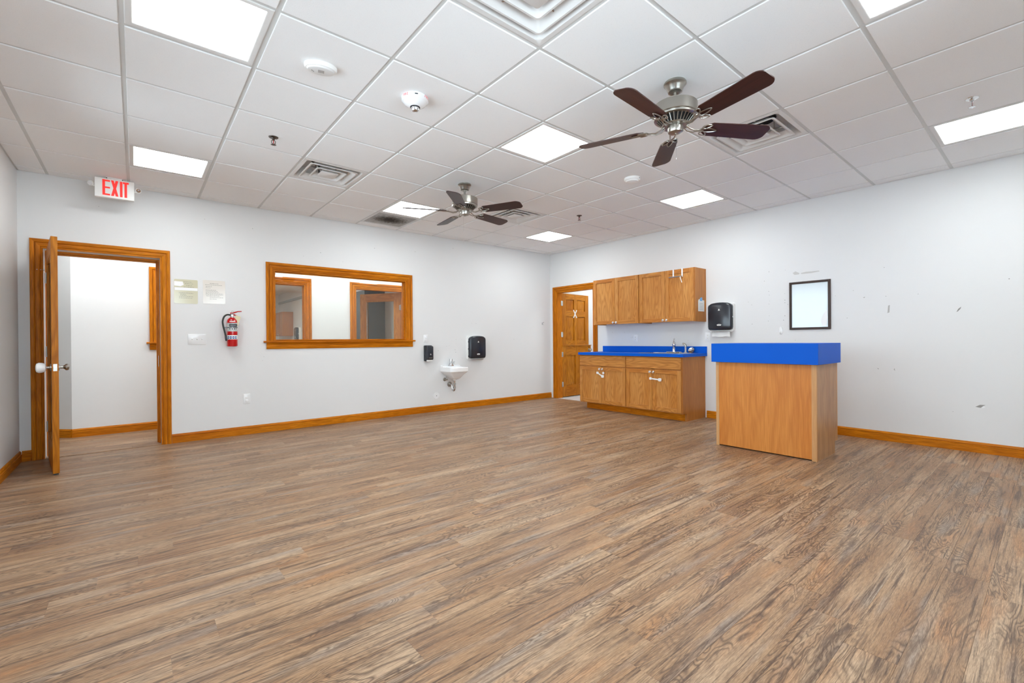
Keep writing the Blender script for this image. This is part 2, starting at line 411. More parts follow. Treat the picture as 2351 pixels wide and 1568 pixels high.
for i, (p0, p1, a, b) in enumerate(planks[:300]):
    L, Wd = round(p1-p0, 3), round(b-a, 3)
    if (L, Wd) not in shared:
        g = .0001; h, hw = L/2-g, Wd/2-g; e = .0006
        mm = MB().rings([[(-h, -hw, -.004), (h, -hw, -.004), (h, hw, -.004), (-h, hw, -.004)], [(-h, -hw, -e*.5), (h, -hw, -e*.5), (h, hw, -e*.5), (-h, hw, -e*.5)],
                         [(-h+e, -hw+e, 0), (h-e, -hw+e, 0), (h-e, hw-e, 0), (-h+e, hw-e, 0)]])
        shared[(L, Wd)] = mm.mesh('plank', 'floor_plank', smooth=False)
    o = bpy.data.objects.new('plank', shared[(L, Wd)]); C.objects.link(o); o.parent = floor; o.location = ((p0+p1)/2, (a+b)/2, 0)
m = MB()
for p0, p1, a, b in planks[300:]: m.box(p0+.0005, p1-.0005, a+.0005, b-.0005, -.004, 0)
if m.v: o = m.build('plank_field', 'floor_plank', floor); o['kind'] = 'stuff'
m = MB(); m.box(-2.4, 7.5, YA+.001, 9.3, -.06, -.0045)
hall_floor = tag(m.build('floor_corridor', 'dark_gap'), 'wood-look plank floor of the corridor beyond the doorway', 'floor', kind='structure')
hp = {}
yy = YA+.004; k = 0
while yy < 8.3:
    x = -2.3+((k*.41) % PL)-PL
    while x < 1.6:
        p0, p1 = max(x, -2.3), min(x+PL, 1.6)
        if p1-p0 > .02:
            L = round(p1-p0, 3)
            if L not in hp: hp[L] = MB().box(-L/2+.0005, L/2-.0005, -PW/2+.0005, PW/2-.0005, -.004, 0).mesh('plank', 'floor_plank', smooth=False)
            if p1 > -1.1 and yy < 7.9:
                o = bpy.data.objects.new('plank', hp[L]); C.objects.link(o); o.parent = hall_floor; o.location = ((p0+p1)/2, yy+PW/2, 0)
        x += PL
    yy += PW; k += 1
m = MB(); m.box(1.6, 7.4, YA+.004, YH, -.004, -.001); m.box(-.6, 3.9, YH+.12, 17.6, -.004, -.001); m.box(-2.3, 1.6, 7.86, 9.3, -.0042, -.003); m.build('floor_finish', 'oak_side_v', hall_floor)
m = MB(); m.box(XB+.002, 8.4, 4.2, 6.4, -.06, -.001)
tag(m.build('floor_washroom', 'bath_floor'), 'pale floor of the small room behind the half door', 'floor', kind='structure')

# ---- ceiling
ce = MB(); ce.box(XL-WT, XB+WT, YF-WT, YA+WT, CEIL+.32, CEIL+.4)
ceiling = tag(ce.build('ceiling', 'vent_paint'), 'white suspended tile ceiling with metal grid', 'ceiling', kind='structure')
LIGHTS = [(i, j) for i in (-3, 1, 5) for j in (-4, 0, 4)]
VENTS = [(-1, -2), (3, -2), (-1, 3), (3, 3)]
RETURN = (1, 5)
xs = [XL]+[GX+T*i for i in range(-4, 8)]+[XB]
ys = [YF]+[GY+T*j for j in range(-5, 7)]+[YA]
tm = {}
TW = .012
for a in range(len(xs)-1):
    for b in range(len(ys)-1):
        i, j = a-5, b-6
        if (i, j) in LIGHTS or (i, j) in VENTS or (i, j) == RETURN: continue
        lx, ly = round(xs[a+1]-xs[a]-2*TW, 4), round(ys[b+1]-ys[b]-2*TW, 4)
        if (lx, ly) not in tm:
            h, g = lx/2, ly/2; e = .0025
            tm[(lx, ly)] = MB().rings([[(-h-.008, -g-.008, .016), (h+.008, -g-.008, .016), (h+.008, g+.008, .016), (-h-.008, g+.008, .016)],
                [(-h-.008, -g-.008, .009), (h+.008, -g-.008, .009), (h+.008, g+.008, .009), (-h-.008, g+.008, .009)],
                [(-h, -g, .0085), (h, -g, .0085), (h, g, .0085), (-h, g, .0085)],
                [(-h, -g, e), (h, -g, e), (h, g, e), (-h, g, e)], [(-h+e, -g+e, 0), (h-e, -g+e, 0), (h-e, g-e, 0), (-h+e, g-e, 0)]]).mesh('ceiling_tile', 'ceiling_tile', smooth=False)
        o = bpy.data.objects.new('ceiling_tile', tm[(lx, ly)]); C.objects.link(o); o.parent = ceiling
        o.location = ((xs[a]+xs[a+1])/2, (ys[b]+ys[b+1])/2, CEIL)
for x in xs[1:-1]:
    m = MB().box(x-TW, x+TW, YF, YA, CEIL+.0065, CEIL+.0088); m.box(x-.002, x+.002, YF, YA, CEIL+.0088, CEIL+.04); m.build('grid_tee', 'tee_paint', ceiling)
for y in ys[1:-1]:
    m = MB().box(XL, XB, y-TW, y+TW, CEIL+.0068, CEIL+.0086); m.box(XL, XB, y-.002, y+.002, CEIL+.0086, CEIL+.038); m.build('grid_tee', 'tee_paint', ceiling)
for q in ((XL, XL+.02, YF, YA), (XB-.02, XB, YF, YA), (XL, XB, YF, YF+.02), (XL, XB, YA-.02, YA)):
    MB().box(q[0], q[1], q[2], q[3], CEIL+.005, CEIL+.0075).build('wall_angle', 'tee_paint', ceiling)
m = MB(); m.box(-2.4, 7.5, YA+WT, YH, CEIL, CEIL+.08); m.box(-2.4, -.594, YH, 9.3, CEIL, CEIL+.08); m.box(-.72, 4.02, YH+.12, 17.72, CEIL, CEIL+.08); m.box(XB+WT, 8.4, 4.2, 6.4, CEIL, CEIL+.08)
tag(m.build('ceiling_beyond', 'wall_paint'), 'white ceilings of the corridor and rooms beyond', 'ceiling', kind='structure')
for n_, (x, y, s_, ma) in enumerate(((.75, 6.80, .25, 'hall_panel'), (-.55, 6.80, .25, 'hall_panel'), (2.35, 6.80, .25, 'hall_panel'), (3.95, 6.80, .25, 'hall_panel'), (5.55, 6.80, .25, 'hall_panel'), (1.6, 10.2, .3, 'far_panel'), (1.6, 13.6, .3, 'far_panel'), (7.4, 5.3, .3, 'hall_panel'))):  # unseen lamps added to brighten the corridor and rooms beyond
    lab = ['corridor light panel between the doorway and the interior window', 'corridor light panel just inside the open doorway', 'corridor light panel behind the middle of the interior window', 'corridor light panel opposite the glazed door', 'corridor light panel furthest from the open doorway', 'near flat light panel in the room beyond the corridor', 'far flat light panel in the room beyond the corridor', 'flat light panel in the small room behind the half door'][n_]
    t = thing('ceiling_light', lab, 'ceiling light', (x, y, CEIL), group='light panels beyond the room')
    f = MB()
    for q in ((-s_, s_, -s_, -s_+.03), (-s_, s_, s_-.03, s_), (-s_, -s_+.03, -s_+.03, s_-.03), (s_-.03, s_, -s_+.03, s_-.03)): f.box(*q, -.012, -.0005)
    f.build('frame', 'vent_paint', t); MB().box(-s_+.03, s_-.03, -s_+.03, s_-.03, -.009, -.001).build('diffuser', ma, t)

# ---- mouldings
PROF = [(0, 0), (0, .006), (.003, .010), (.011, .010), (.013, .005), (.017, .005), (.019, .011), (.040, .018), (.048, .018), (.050, .008), (.056, .008), (.058, .018), (.070, .024), (.084, .024), (.090, .017), (.090, 0)]
def casing(parent, x0, x1, z0, z1, sides='LTR', mats=('oak_trim_v', 'oak_trim_x'), prof=PROF, front=-1):
    """picture-frame casing round an opening in local x,z; wall plane y=0, room on the -y side"""
    def strip(P, Q, nm, mat):
        m = MB(); n = len(prof)
        m.rings([[P(t, w_) for t, w_ in prof], [Q(t, w_) for t, w_ in prof]]); return m.build(nm, mat, parent)
    f = front
    if 'L' in sides: strip(lambda t, w_: (x0-t, f*w_, z0), lambda t, w_: (x0-t, f*w_, z1+t), 'casing_board', mats[0])
    if 'T' in sides: strip(lambda t, w_: (x0-t, f*w_, z1+t), lambda t, w_: (x1+t, f*w_, z1+t), 'casing_board', mats[1])
    if 'R' in sides: strip(lambda t, w_: (x1+t, f*w_, z0), lambda t, w_: (x1+t, f*w_, z1+t), 'casing_board', mats[0])
BP = [(0, 0), (.016, 0), (.016, .068), (.0085, .071), (.0085, .076), (.0135, .079), (.012, .086), (.006, .097), (.003, .1), (0, .1)]
def baseboard(name, label, p0, p1, nrm):
    m = MB(); p0, p1, nrm = Vector(p0), Vector(p1), Vector(nrm)
    L = (p1-p0).length; ang = math.atan2((p1-p0).y, (p1-p0).x)
    # local: x along, profile out of the wall
    side = 1 if Vector((-math.sin(ang), math.cos(ang))).dot(nrm) > 0 else -1
    m.rings([[(0, side*w_, h) for w_, h in BP], [(L, side*w_, h) for w_, h in BP]])
    return tag(m.build(name, 'oak_trim_x', loc=(p0.x, p0.y, 0), rz=ang), label, 'baseboard', kind='structure')
baseboard('baseboard_far', 'long oak baseboard under the interior window and wall sink', (DX1+.092, YA), (XB-.0005, YA), (0, -1))
baseboard('baseboard_corner', 'short oak baseboard stub between door casing and left wall', (XL+.016, YA), (DX0-.092, YA), (0, -1))
baseboard('baseboard_left', 'oak baseboard along the left wall by the open door', (XL, YF), (XL, YA), (1, 0))
baseboard('baseboard_right', 'oak baseboard along the right wall past desk and cabinets', (XB, 3.18), (XB, YF), (-1, 0))
baseboard('baseboard_near', 'oak baseboard along the wall behind the viewpoint', (XL+.02, YF), (XB-.02, YF), (0, 1))
baseboard('baseboard_corridor', 'oak baseboard in the corridor seen through the doorway', (-.594, YH), (H3A-.092, YH), (0, -1))
q = .7071; baseboard('baseboard_angled', 'oak baseboard on the angled corridor wall', (-.594-1.5, YH+1.5), (-.594, YH), (-q, -q))

# ---- door 1 (open glazed door, swings into the room)
def hinge(parent, z, y=0, x=0):
    m = MB().cyl((x, y, z-.05), (x, y, z+.05), .007, n=10); m.cyl((x, y, z+.05), (x, y, z+.056), .004, n=8); m.box(x-.001, x+.03, y+.004, y+.007, z-.045, z+.045)
    m.build('hinge', 'hinge_metal', parent)
t = thing('trim_1', 'moulded oak casing and jamb around the open doorway', 'door frame', (0, YA, 0), kind='structure')
casing(t, DX0, DX1, 0, DZ)
m = MB().mat(0).box(DX0, DX0+.018, 0, WT, 0, DZ-.018); m.box(DX1-.018, DX1, 0, WT, 0, DZ-.018); m.mat(1).box(DX0, DX1, 0, WT, DZ-.018, DZ)
m.mat(0).box(DX0+.018, DX0+.03, .045, .085, 0, DZ-.018); m.box(DX1-.03, DX1-.018, .045, .085, 0, DZ-.018); m.mat(1).box(DX0+.03, DX1-.03, .045, .085, DZ-.03, DZ-.018)
m.build('jamb', ['oak_trim_v', 'oak_trim_x'], t)
casing(t, DX0, DX1, 0, DZ, front=1); kids(t)
for o in kids(t)[-3:]:
    o.location.y = WT
MB().box(DX1-.0195, DX1-.018, .012, .04, .86, .98).build('strike_plate', 'hinge_metal', t)
LW, LT, LH = .858, .042, 2.025
door = thing('door_1', 'open oak door with glazed panel and childproof knob cover', 'door', (DX0+.022, YA-.006, .012), R_(-82.2), kind='structure')
m = MB().mat(0).box(0, .125, 0, LT, 0, LH); m.box(LW-.125, LW, 0, LT, 0, LH); m.mat(1).box(.125, LW-.125, 0, LT, 0, .26); m.box(.125, LW-.125, 0, LT, LH-.14, LH)
m.build('leaf_frame', ['oak_door_v', 'oak_door_x'], door, bevel=.002)
m = MB()
for y_ in (.004, LT-.016):
    for bx in ((.125, .14, .26, LH-.14), (LW-.14, LW-.125, .26, LH-.14)): m.box(bx[0], bx[1], y_, y_+.012, bx[2], bx[3])
    m.box(.14, LW-.14, y_, y_+.012, .26, .275); m.box(.14, LW-.14, y_, y_+.012, LH-.155, LH-.14)
m.build('glazing_bead', 'oak_door_v', door)
MB().box(.127, LW-.127, .019, .023, .262, LH-.142).build('glass_pane', 'window_glass', door)
for z in (.30, 1.03, 1.75): hinge(door, z, -.004, -.004)
m = MB(); m.cyl((-.004, -.012, 1.83), (-.004, -.06, 1.83), .004, n=8); m.cyl((-.004, -.06, 1.83), (-.004, -.066, 1.83), .008, n=10); m.cyl((-.03, -.015, 1.83), (.03, -.015, 1.83), .005, n=8); m.build('hinge_stop', 'hinge_metal', door)
KP = [(.030, 0), (.030, .006), (.012, .01), (.011, .03), (.018, .038), (.027, .046), (.029, .056), (.024, .066), (.010, .070)]
kz = .905
m = MB(); m.X = Matrix.Translation((LW-.065, LT, kz)); m.lathe(KP, axis='y'); m.build('door_knob', 'nickel', door)
m = MB(); m.X = Matrix.Translation((LW-.065, 0, kz)) @ Matrix.Rotation(math.pi, 4, 'Z'); m.lathe(KP, axis='y'); o = m.build('door_knob', 'nickel', door)
m = MB(); m.X = Matrix.Translation((LW-.065, -.03, kz)) @ Matrix.Rotation(math.pi, 4, 'Z')
m.lathe([(.020, 0), (.034, .008), (.040, .025), (.042, .045), (.034, .060), (.016, .066)], axis='y', sy=1.05); m.build('knob_cover', 'white_gloss', o, label='white plastic childproof cover')
m = MB(); m.X = Matrix.Translation((LW-.065, -.082, kz+.008)) @ Matrix.Rotation(math.pi, 4, 'Z'); m.lathe([(.017, 0), (.017, .012), (.010, .013)], axis='y'); m.build('cover_button', 'nickel', o)
MB().box(LW, LW+.0012, .009, .033, kz-.03, kz+.03).build('latch_plate', 'hinge_metal', door)
m = MB(); m.cyl((LW+.001, .021, kz), (LW+.012, .021, kz), .010, n=12); m.build('latch_bolt', 'steel', door)
m = MB(); m.X = Matrix.Translation((LW-.02, .01, -.003)); m.box(-.02, .02, -.005, .025, -.007, .003); m.build('floor_seal', 'black_rubber', door)

# ---- window 1 (interior window in far wall)
def int_window(name, label, x0, x1, z0, z1, loc, depth, glass_y):
    t = thing(name, label, 'window', loc, kind='structure')
    casing(t, x0, x1, z0, z1)
    m = MB().mat(0).box(x0, x0+.016, 0, depth, z0, z1); m.box(x1-.016, x1, 0, depth, z0, z1); m.mat(1).box(x0+.016, x1-.016, 0, depth, z1-.016, z1); m.box(x0+.016, x1-.016, 0, depth, z0, z0+.004)
    m.build('jamb', ['oak_trim_v', 'oak_trim_x'], t)
    m = MB().prism(rrect(-.0, .0001, 0, .0001, 0, 1), 0, .0001) if False else MB()
    m.rings([[(x0-.122, y, z) for y, z in ((-.0, z0-.022), (-.034, z0-.022), (-.040, z0-.016), (-.040, z0-.006), (-.034, z0), (0, z0))],
             [(x1+.122, y, z) for y, z in ((-.0, z0-.022), (-.034, z0-.022), (-.040, z0-.016), (-.040, z0-.006), (-.034, z0), (0, z0))]])
    m.box(x0+.016, x1-.016, 0, glass_y, z0-.001, z0+.006)
    m.build('sill', 'oak_trim_x', t)
    ap = [(0, z0-.102), (-.012, z0-.102), (-.016, z0-.096), (-.016, z0-.05), (-.011, z0-.046), (-.02, z0-.032), (-.024, z0-.022), (0, z0-.022)]
    m = MB().rings([[(x0-.09, y, z) for y, z in ap], [(x1+.09, y, z) for y, z in ap]]); m.build('apron', 'oak_trim_x', t)
    m = MB(); g = glass_y
    for b in ((x0+.016, x0+.028, z0+.006, z1-.016), (x1-.028, x1-.016, z0+.006, z1-.016)): m.box(b[0], b[1], g-.014, g, b[2], b[3])
    m.box(x0+.028, x1-.028, g-.014, g, z1-.028, z1-.016); m.box(x0+.028, x1-.028, g-.014, g, z0+.006, z0+.018); m.build('glazing_stop', 'oak_trim_x', t)
    MB().box(x0+.016, x1-.016, g, g+.006, z0+.004, z1-.016).build('glass_pane', 'window_glass', t)
    return t
int_window('window_1', 'oak-framed interior window looking into the corridor', WX0, WX1, WZ0, WZ1, (0, YA, 0), WT, .06)
t2 = int_window('window_2', 'oak-framed window on the corridor wall beyond', HX0, HX1, HZ0, HZ1, (0, YH, 0), .12, .06)

# ---- unseen windows added behind and beside the viewpoint for daylight on the ceiling
def sash(name, label, loc, rz, w_):
    t = thing(name, label, 'window', loc, rz, kind='structure'); h = w_/2; m = MB()
    for a, b, c, e in ((-h, -h+.05, OZ0, OZ1), (h-.05, h, OZ0, OZ1), (-h+.05, h-.05, OZ0, OZ0+.05), (-h+.05, h-.05, OZ1-.05, OZ1)): m.box(a, b, .05, .10, c, e)
    m.build('frame', 'white_plastic', t); MB().box(-.02, .02, .055, .095, OZ0+.05, OZ1-.05).build('mullion', 'white_plastic', t)
    casing(t, -h, h, OZ0, OZ1); MB().box(-h-.10, h+.10, -.04, .05, OZ0-.022, OZ0).build('sill', 'oak_trim_x', t)
    for a, b in ((-h+.05, -.02), (.02, h-.05)): MB().box(a, b, .072, .078, OZ0+.05, OZ1-.05).build('glass_pane', 'window_glass', t)
for n_, (a, b) in enumerate(NW): sash('window_%d' % (3+n_), 'daylight window in the wall behind the viewpoint, %s' % ('beside the left wall', 'further from the left wall')[n_], ((a+b)/2, YF, 0), math.pi, b-a)
for n_, (a, b) in enumerate(LWN): sash('window_%d' % (5+n_), 'daylight window in the left wall, %s' % ('nearest the viewpoint', 'middle of three', 'nearest the open door')[n_], (XL, (a+b)/2, 0), R_(90), b-a)

# ---- door 3 (across the corridor)
t = thing('trim_3', 'oak casing of the door across the corridor', 'door frame', (0, YH, 0), kind='structure')
casing(t, H3A, H3B, 0, 2.02)
m = MB().mat(0).box(H3A, H3A+.018, 0, .12, 0, 2.002); m.box(H3B-.018, H3B, 0, .12, 0, 2.002); m.mat(1).box(H3A, H3B, 0, .12, 2.002, 2.02); m.build('jamb', ['oak_trim_v', 'oak_trim_x'], t)
door3 = thing('door_3', 'half-open oak door with glass panel across the corridor', 'door', (H3B-.02, YH+.125, .012), R_(180-57), kind='structure')
w3, h3 = .86, 1.99
m = MB().mat(0).box(0, .13, -.042, 0, 0, h3); m.box(w3-.13, w3, -.042, 0, 0, h3); m.mat(1).box(.13, w3-.13, -.042, 0, 0, .25); m.box(.13, w3-.13, -.042, 0, h3-.14, h3)
m.build('leaf_frame', ['oak_cab_v', 'oak_cab_x'], door3)
m = MB()
for y_ in (-.050, -.004):
    m.box(.12, .14, y_, y_+.012, .24, h3-.13); m.box(w3-.14, w3-.12, y_, y_+.012, .24, h3-.13); m.box(.14, w3-.14, y_, y_+.012, h3-.15, h3-.13); m.box(.14, w3-.14, y_, y_+.012, .24, .26)
m.build('glazing_bead', 'oak_cab_v', door3); MB().box(.132, w3-.132, -.024, -.018, .252, h3-.142).build('glass_pane', 'window_glass', door3)
for z in (.3, 1.05, 1.72): hinge(door3, z, .004, -.006)
m = MB(); m.X = Matrix.Translation((w3-.065, 0, .93)); m.lathe(KP, axis='y'); m.build('door_knob', 'nickel', door3)

# ---- door 2 (dutch half door in right wall)
t = thing('trim_2', 'oak casing of the half-door opening beside the cabinets', 'door frame', (XB, 0, 0), WB, kind='structure')
# local x = -Y
casing(t, -BY1, -BY0, 0, 2.04)
m = MB().mat(0).box(-BY1, -BY1+.018, 0, WT, 0, 2.022); m.box(-BY0-.018, -BY0, 0, WT, 0, 2.022); m.mat(1).box(-BY1, -BY0, 0, WT, 2.022, 2.04)
m.build('jamb', ['oak_trim_v', 'oak_trim_x'], t)
def panel_leaf(parent, wd, z0, z1, panels, name):
    """raised-panel leaf: stiles/rails around the panel rectangles; front face at y=0 (facing -y), back y=.042"""
    xs_ = sorted({0, wd}|{p[0] for p in panels}|{p[1] for p in panels}); zs_ = sorted({z0, z1}|{p[2] for p in panels}|{p[3] for p in panels})
    m = MB()
    for a, b in zip(xs_, xs_[1:]):
        for c, e in zip(zs_, zs_[1:]):
            cx, cz = (a+b)/2, (c+e)/2
            if any(p[0] < cx < p[1] and p[2] < cz < p[3] for p in panels): continue
            rail = any(p[0] < cx < p[1] for p in panels)
            m.mat(1 if rail else 0).box(a, b, 0, .042, c, e)
    o = m.build(name, ['oak_door_v', 'oak_door_x'], parent)
    for p in panels:
        m = MB(); a, b, c, e = p
        def L(i, y): return [(a+i, y, c+i), (b-i, y, c+i), (b-i, y, e-i), (a+i, y, e-i)]
        m.rings([L(0, .034), L(0, .018), L(.010, .018), L(.040, .005), L(.040, .0051)]); m.build('raised_panel', 'oak_door_v', o)
    return o
dd = thing('door_2', 'open oak half door with white tape cross on its upper leaf', 'door', (XB+WT+.004, BY1-.014, .012), 0, kind='structure')
for nm, ang, z0, z1, pans in (('upper_leaf', 95.0-90, 1.0, 2.012, [(.12, .385, 1.68, 1.90), (.475, .74, 1.68, 1.90), (.12, .385, 1.09, 1.57), (.475, .74, 1.09, 1.57)]),
                              ('lower_leaf', 91.5-90, 0.0, .995, [(.12, .385, .22, .80), (.475, .74, .22, .80)])):
    o = panel_leaf(dd, .862, z0, z1, pans, nm); o.rotation_euler = (0, 0, R_(ang))
    if nm == 'upper_leaf':
        m = MB()
        for s_ in (1, -1):
            m.X = Matrix.Translation((.41, -.0015, 1.622)) @ Matrix.Rotation(s_*R_(56), 4, 'Y'); m.box(-.095, .095, -.0008, .0008, -.012, .012)
        m.build('tape_cross', 'white_print', o, label='white tape X')
        hz = (1.21, 1.815)
    else:
        m = MB(); m.box(-.002, .872, -.012, .05, .985, .998); m.build('ledge', 'oak_door_x', o)
        m = MB(); m.X = Matrix.Translation((.80, 0, .90)) @ Matrix.Rotation(math.pi, 4, 'Z'); m.lathe(KP, axis='y'); m.build('door_knob', 'nickel', o)
        hz = (.245, .825)
    for z in hz:
        m = MB().cyl((-.012, -.006, z-.05), (-.012, -.006, z+.05), .009, n=10); m.box(-.036, .024, -.003, -.0005, z-.045, z+.045); m.build('hinge', 'hinge_metal', o)

# ================================================================== CEILING THINGS
LN = {(-3, 4): 'square light panel in ceiling beside the exit sign', (1, 4): 'square light panel behind the far ceiling fan, next to the dusty grille',
      (5, 4): 'smallest-looking square light panel, nearest the far room corner', (-3, 0): 'large square light panel at the upper left of the ceiling',
      (1, 0): 'square light panel in mid-ceiling touching the near fan blade', (5, 0): 'square light panel above the wall cabinets and desk',
      (1, -4): 'square light panel cut by the top edge at upper right', (5, -4): 'square light panel by the sprinkler at the right edge',
      (-3, -4): 'square light panel above and behind the viewpoint'}
for (i, j) in LIGHTS:
    t = thing('ceiling_light', LN[(i, j)], 'ceiling light', (GX+T*(i+.5), GY+T*(j+.5), CEIL), group='recessed light panels in the tile ceiling')
    s_ = T/2-TW-.0005; e = .032
    f = MB()
    def L(h, z): return [(-h, -h, z), (h, -h, z), (h, h, z), (-h, h, z)]
    f.rings([L(s_, .05), L(s_, .004), L(s_-.004, .001), L(s_-e+.006, .001), L(s_-e, .005), L(s_-e, .03), L(s_-e-.002, .03)], cap=False)
    f.build('frame', 'vent_paint', t)
    g = s_-e-.0005; MB().box(-g, g, -g, g, .006, .012).build('diffuser', 'lamp_panel', t)
VN = {(-1, -2): 'square louvred air diffuser cut by the top edge of the picture', (3, -2): 'square louvred air diffuser partly hidden by the near fan blade',
      (-1, 3): 'grimy square air diffuser above the interior window', (3, 3): 'square air diffuser partly hidden by the far fan blade'}
for (i, j) in VENTS:
    t = thing('air_diffuser', VN[(i, j)], 'air vent', (GX+T*(i+.5), GY+T*(j+.5), CEIL), group='louvred ceiling diffusers')
    s_ = T/2-TW-.0005
    def Q(h, z, r): return [(x, y, z) for x, y in rrect(-h, h, -h, h, r, 4)]
    f = MB().rings([Q(s_, .010, .002), Q(s_, .003, .002), Q(s_-.03, .001, .03), Q(s_-.036, .006, .03), Q(s_-.07, .10, .05), Q(.155, .125, .15), Q(.15, .135, .149)], cap=False)
    f.build('back_pan', 'vent_paint', t)
    MB().lathe([(.149, .30), (.149, .12)], n=28).build('duct', 'void_black', t)
    for h, b_ in ((.222, .172), (.142, .098)):
        MB().rings([Q(h-.006, .004, .018), Q(h, .001, .02), Q(h, -.004, .02), Q(h-.012, -.005, .02), Q(b_, .034, .02), Q(b_-.003, .034, .018), Q(h-.018, .000, .018)], cap=False).build('louvre_ring', 'vent_paint', t)
    MB().rings([Q(.078, -.006, .012), Q(.082, -.003, .014), Q(.066, .02, .012)]).build('louvre_core', 'vent_paint', t)
    m = MB()
    for a in (0, 90, 180, 270):
        m.X = Matrix.Rotation(R_(a+20), 4, 'Z'); m.box(.06, .21, -.004, .004, .022, .032); m.box(.13, .138, -.006, .006, .03, .12)
    m.build('strut', 'steel', t)
t = thing('return_grille', 'dusty dark return-air grille beside a ceiling light panel', 'air vent', (GX+T*(RETURN[0]+.5), GY+T*(RETURN[1]+.5), CEIL))
s_ = T/2-TW-.0005
f = MB()
for q in ((-s_, s_, -s_, -s_+.02), (-s_, s_, s_-.02, s_), (-s_, -s_+.02, -s_+.02, s_-.02), (s_-.02, s_, -s_+.02, s_-.02)): f.box(*q, .002, .012)
f.build('frame', 'vent_paint', t)
m = MB(); n_ = 18; g = s_-.02
for a in range(n_):
    c = -g+(a+.5)*2*g/n_; m.box(-g, g, c-.0016, c+.0016, .004, .012); m.box(c-.0016, c+.0016, -g, g, .0045, .0115)
m.build('core_grid', 'return_grille', t); MB().box(-g, g, -g, g, .0125, .014).build('filter', 'return_grille', t)

def fan(loc, base, label):
    t = thing('ceiling_fan', label, 'ceiling fan', loc, group='five-blade ceiling fans')
    MB().lathe([(.066, 0), (.070, -.006), (.070, -.016), (.064, -.022), (.056, -.030), (.046, -.056), (.043, -.060), (.044, -.064), (.038, -.068), (.026, -.069)], n=32).build('canopy', 'nickel', t)
    MB().lathe([(.0265, -.0685), (.0265, -.060), (.013, -.058)], n=20).build('canopy_ring', 'black_rubber', t)
    MB().cyl((0, 0, -.05), (0, 0, -.16), .0115, n=16).build('downrod', 'nickel', t)
    MB().lathe([(.02, -.146), (.131, -.148), (.136, -.153), (.136, -.219), (.133, -.222), (.129, -.222), (.129, -.226), (.134, -.227), (.132, -.236), (.112, -.240)], n=40).build('motor_housing', 'nickel', t)
    MB().lathe([(.110, -.238), (.078, -.274), (.060, -.276)], n=32).build('vent_cone', 'void_black', t)
    m = MB()
    for a in range(28):
        m.X = Matrix.Rotation(2*math.pi*a/28, 4, 'Z'); m.tube([(.117, 0, -.236), (.096, 0, -.258), (.078, 0, -.279)], .0030, 5)
    m.X = None; m.lathe([(.060, -.273), (.082, -.274), (.086, -.278), (.082, -.283), (.050, -.284)], n=32); m.build('vent_ribs', 'nickel', t)
    MB().lathe([(.040, -.282), (.048, -.285), (.048, -.316), (.044, -.324), (.030, -.330), (.006, -.332)], n=32).build('switch_cup', 'nickel', t)
    MB().lathe([(.005, -.331), (.006, -.336), (.003, -.339)], n=10).build('finial', 'nickel', t)
    m = MB().tube([(-.03, -.02, -.322), (-.035, -.025, -.34), (-.035, -.025, -.50)], .0006, 5); m.lathe([(.001, -.498), (.002, -.502), (.002, -.510), (.001, -.512)], (-.035, -.025, 0), n=8); m.build('pull_chain', 'steel', t)
    for k in range(5):
        a = R_(base+72*k)
        b = MB(); hw0, hw1, r0_, r1_ = .060, .070, .185, .645
        out = [(r0_+.012, -hw0*.55), (r0_+.05, -hw0)]
        out += [(r1_-.05+.05*math.sin(R_(q_)), -(hw1-.045)-.045*math.cos(R_(q_))) for q_ in (0, 20, 40, 60, 78)]
        out += [(r1_-.05+.05*math.sin(R_(q_)), (hw1-.045)+.045*math.cos(R_(q_))) for q_ in (78, 60, 40, 20, 0)]
        out += [(r0_+.05, hw0), (r0_+.012, hw0*.55)]
        b.X = Matrix.Rotation(R_(-12.5), 4, 'X'); b.slab(out, -.003, .003)
        o = b.build('blade', 'blade_wood', t); o.location = (0, 0, -.288); o.rotation_euler = (0, 0, a)
        m = MB(); m.X = Matrix.Rotation(R_(-12.5), 4, 'X')
        def leaf(c, l, w_, ang):
            pts = []
            for q_ in range(14):
                th = 2*math.pi*q_/14; xx = l*math.cos(th); zz = w_*math.sin(th)*(1-.35*math.cos(th))
                pts.append((c[0]+xx*math.cos(ang)-zz*math.sin(ang), c[1]+xx*math.sin(ang)+zz*math.cos(ang), -.0075))
            m.tube(pts, .0038, 6, closed=True)
        leaf((.235, 0, 0), .048, .016, 0); leaf((.205, .034, 0), .030, .016, R_(28)); leaf((.205, -.034, 0), .030, .016, R_(-28))
        m.X = None
        for s_ in (-1, 1): m.tube([(.062, s_*.012, .010), (.09, s_*.018, -.010), (.125, s_*.012, -.018), (.160, s_*.006, -.012), (.192, s_*.004, -.006)], .0048, 7)
        m.tube([(.16, 0, -.012), (.178, .020, -.008), (.19, .03, -.012)], .0036, 6); m.tube([(.16, 0, -.012), (.178, -.020, -.004), (.19, -.03, .0)], .0036, 6)
        m.build('blade_iron', 'nickel', o)
    return t
fan((GX+1.5*T, GY-1.5*T, CEIL), -103.5, 'near brushed-nickel ceiling fan with five dark walnut blades')
fan((GX+1.5*T, GY+2.5*T, CEIL), 154, 'far brushed-nickel ceiling fan with five dark walnut blades')

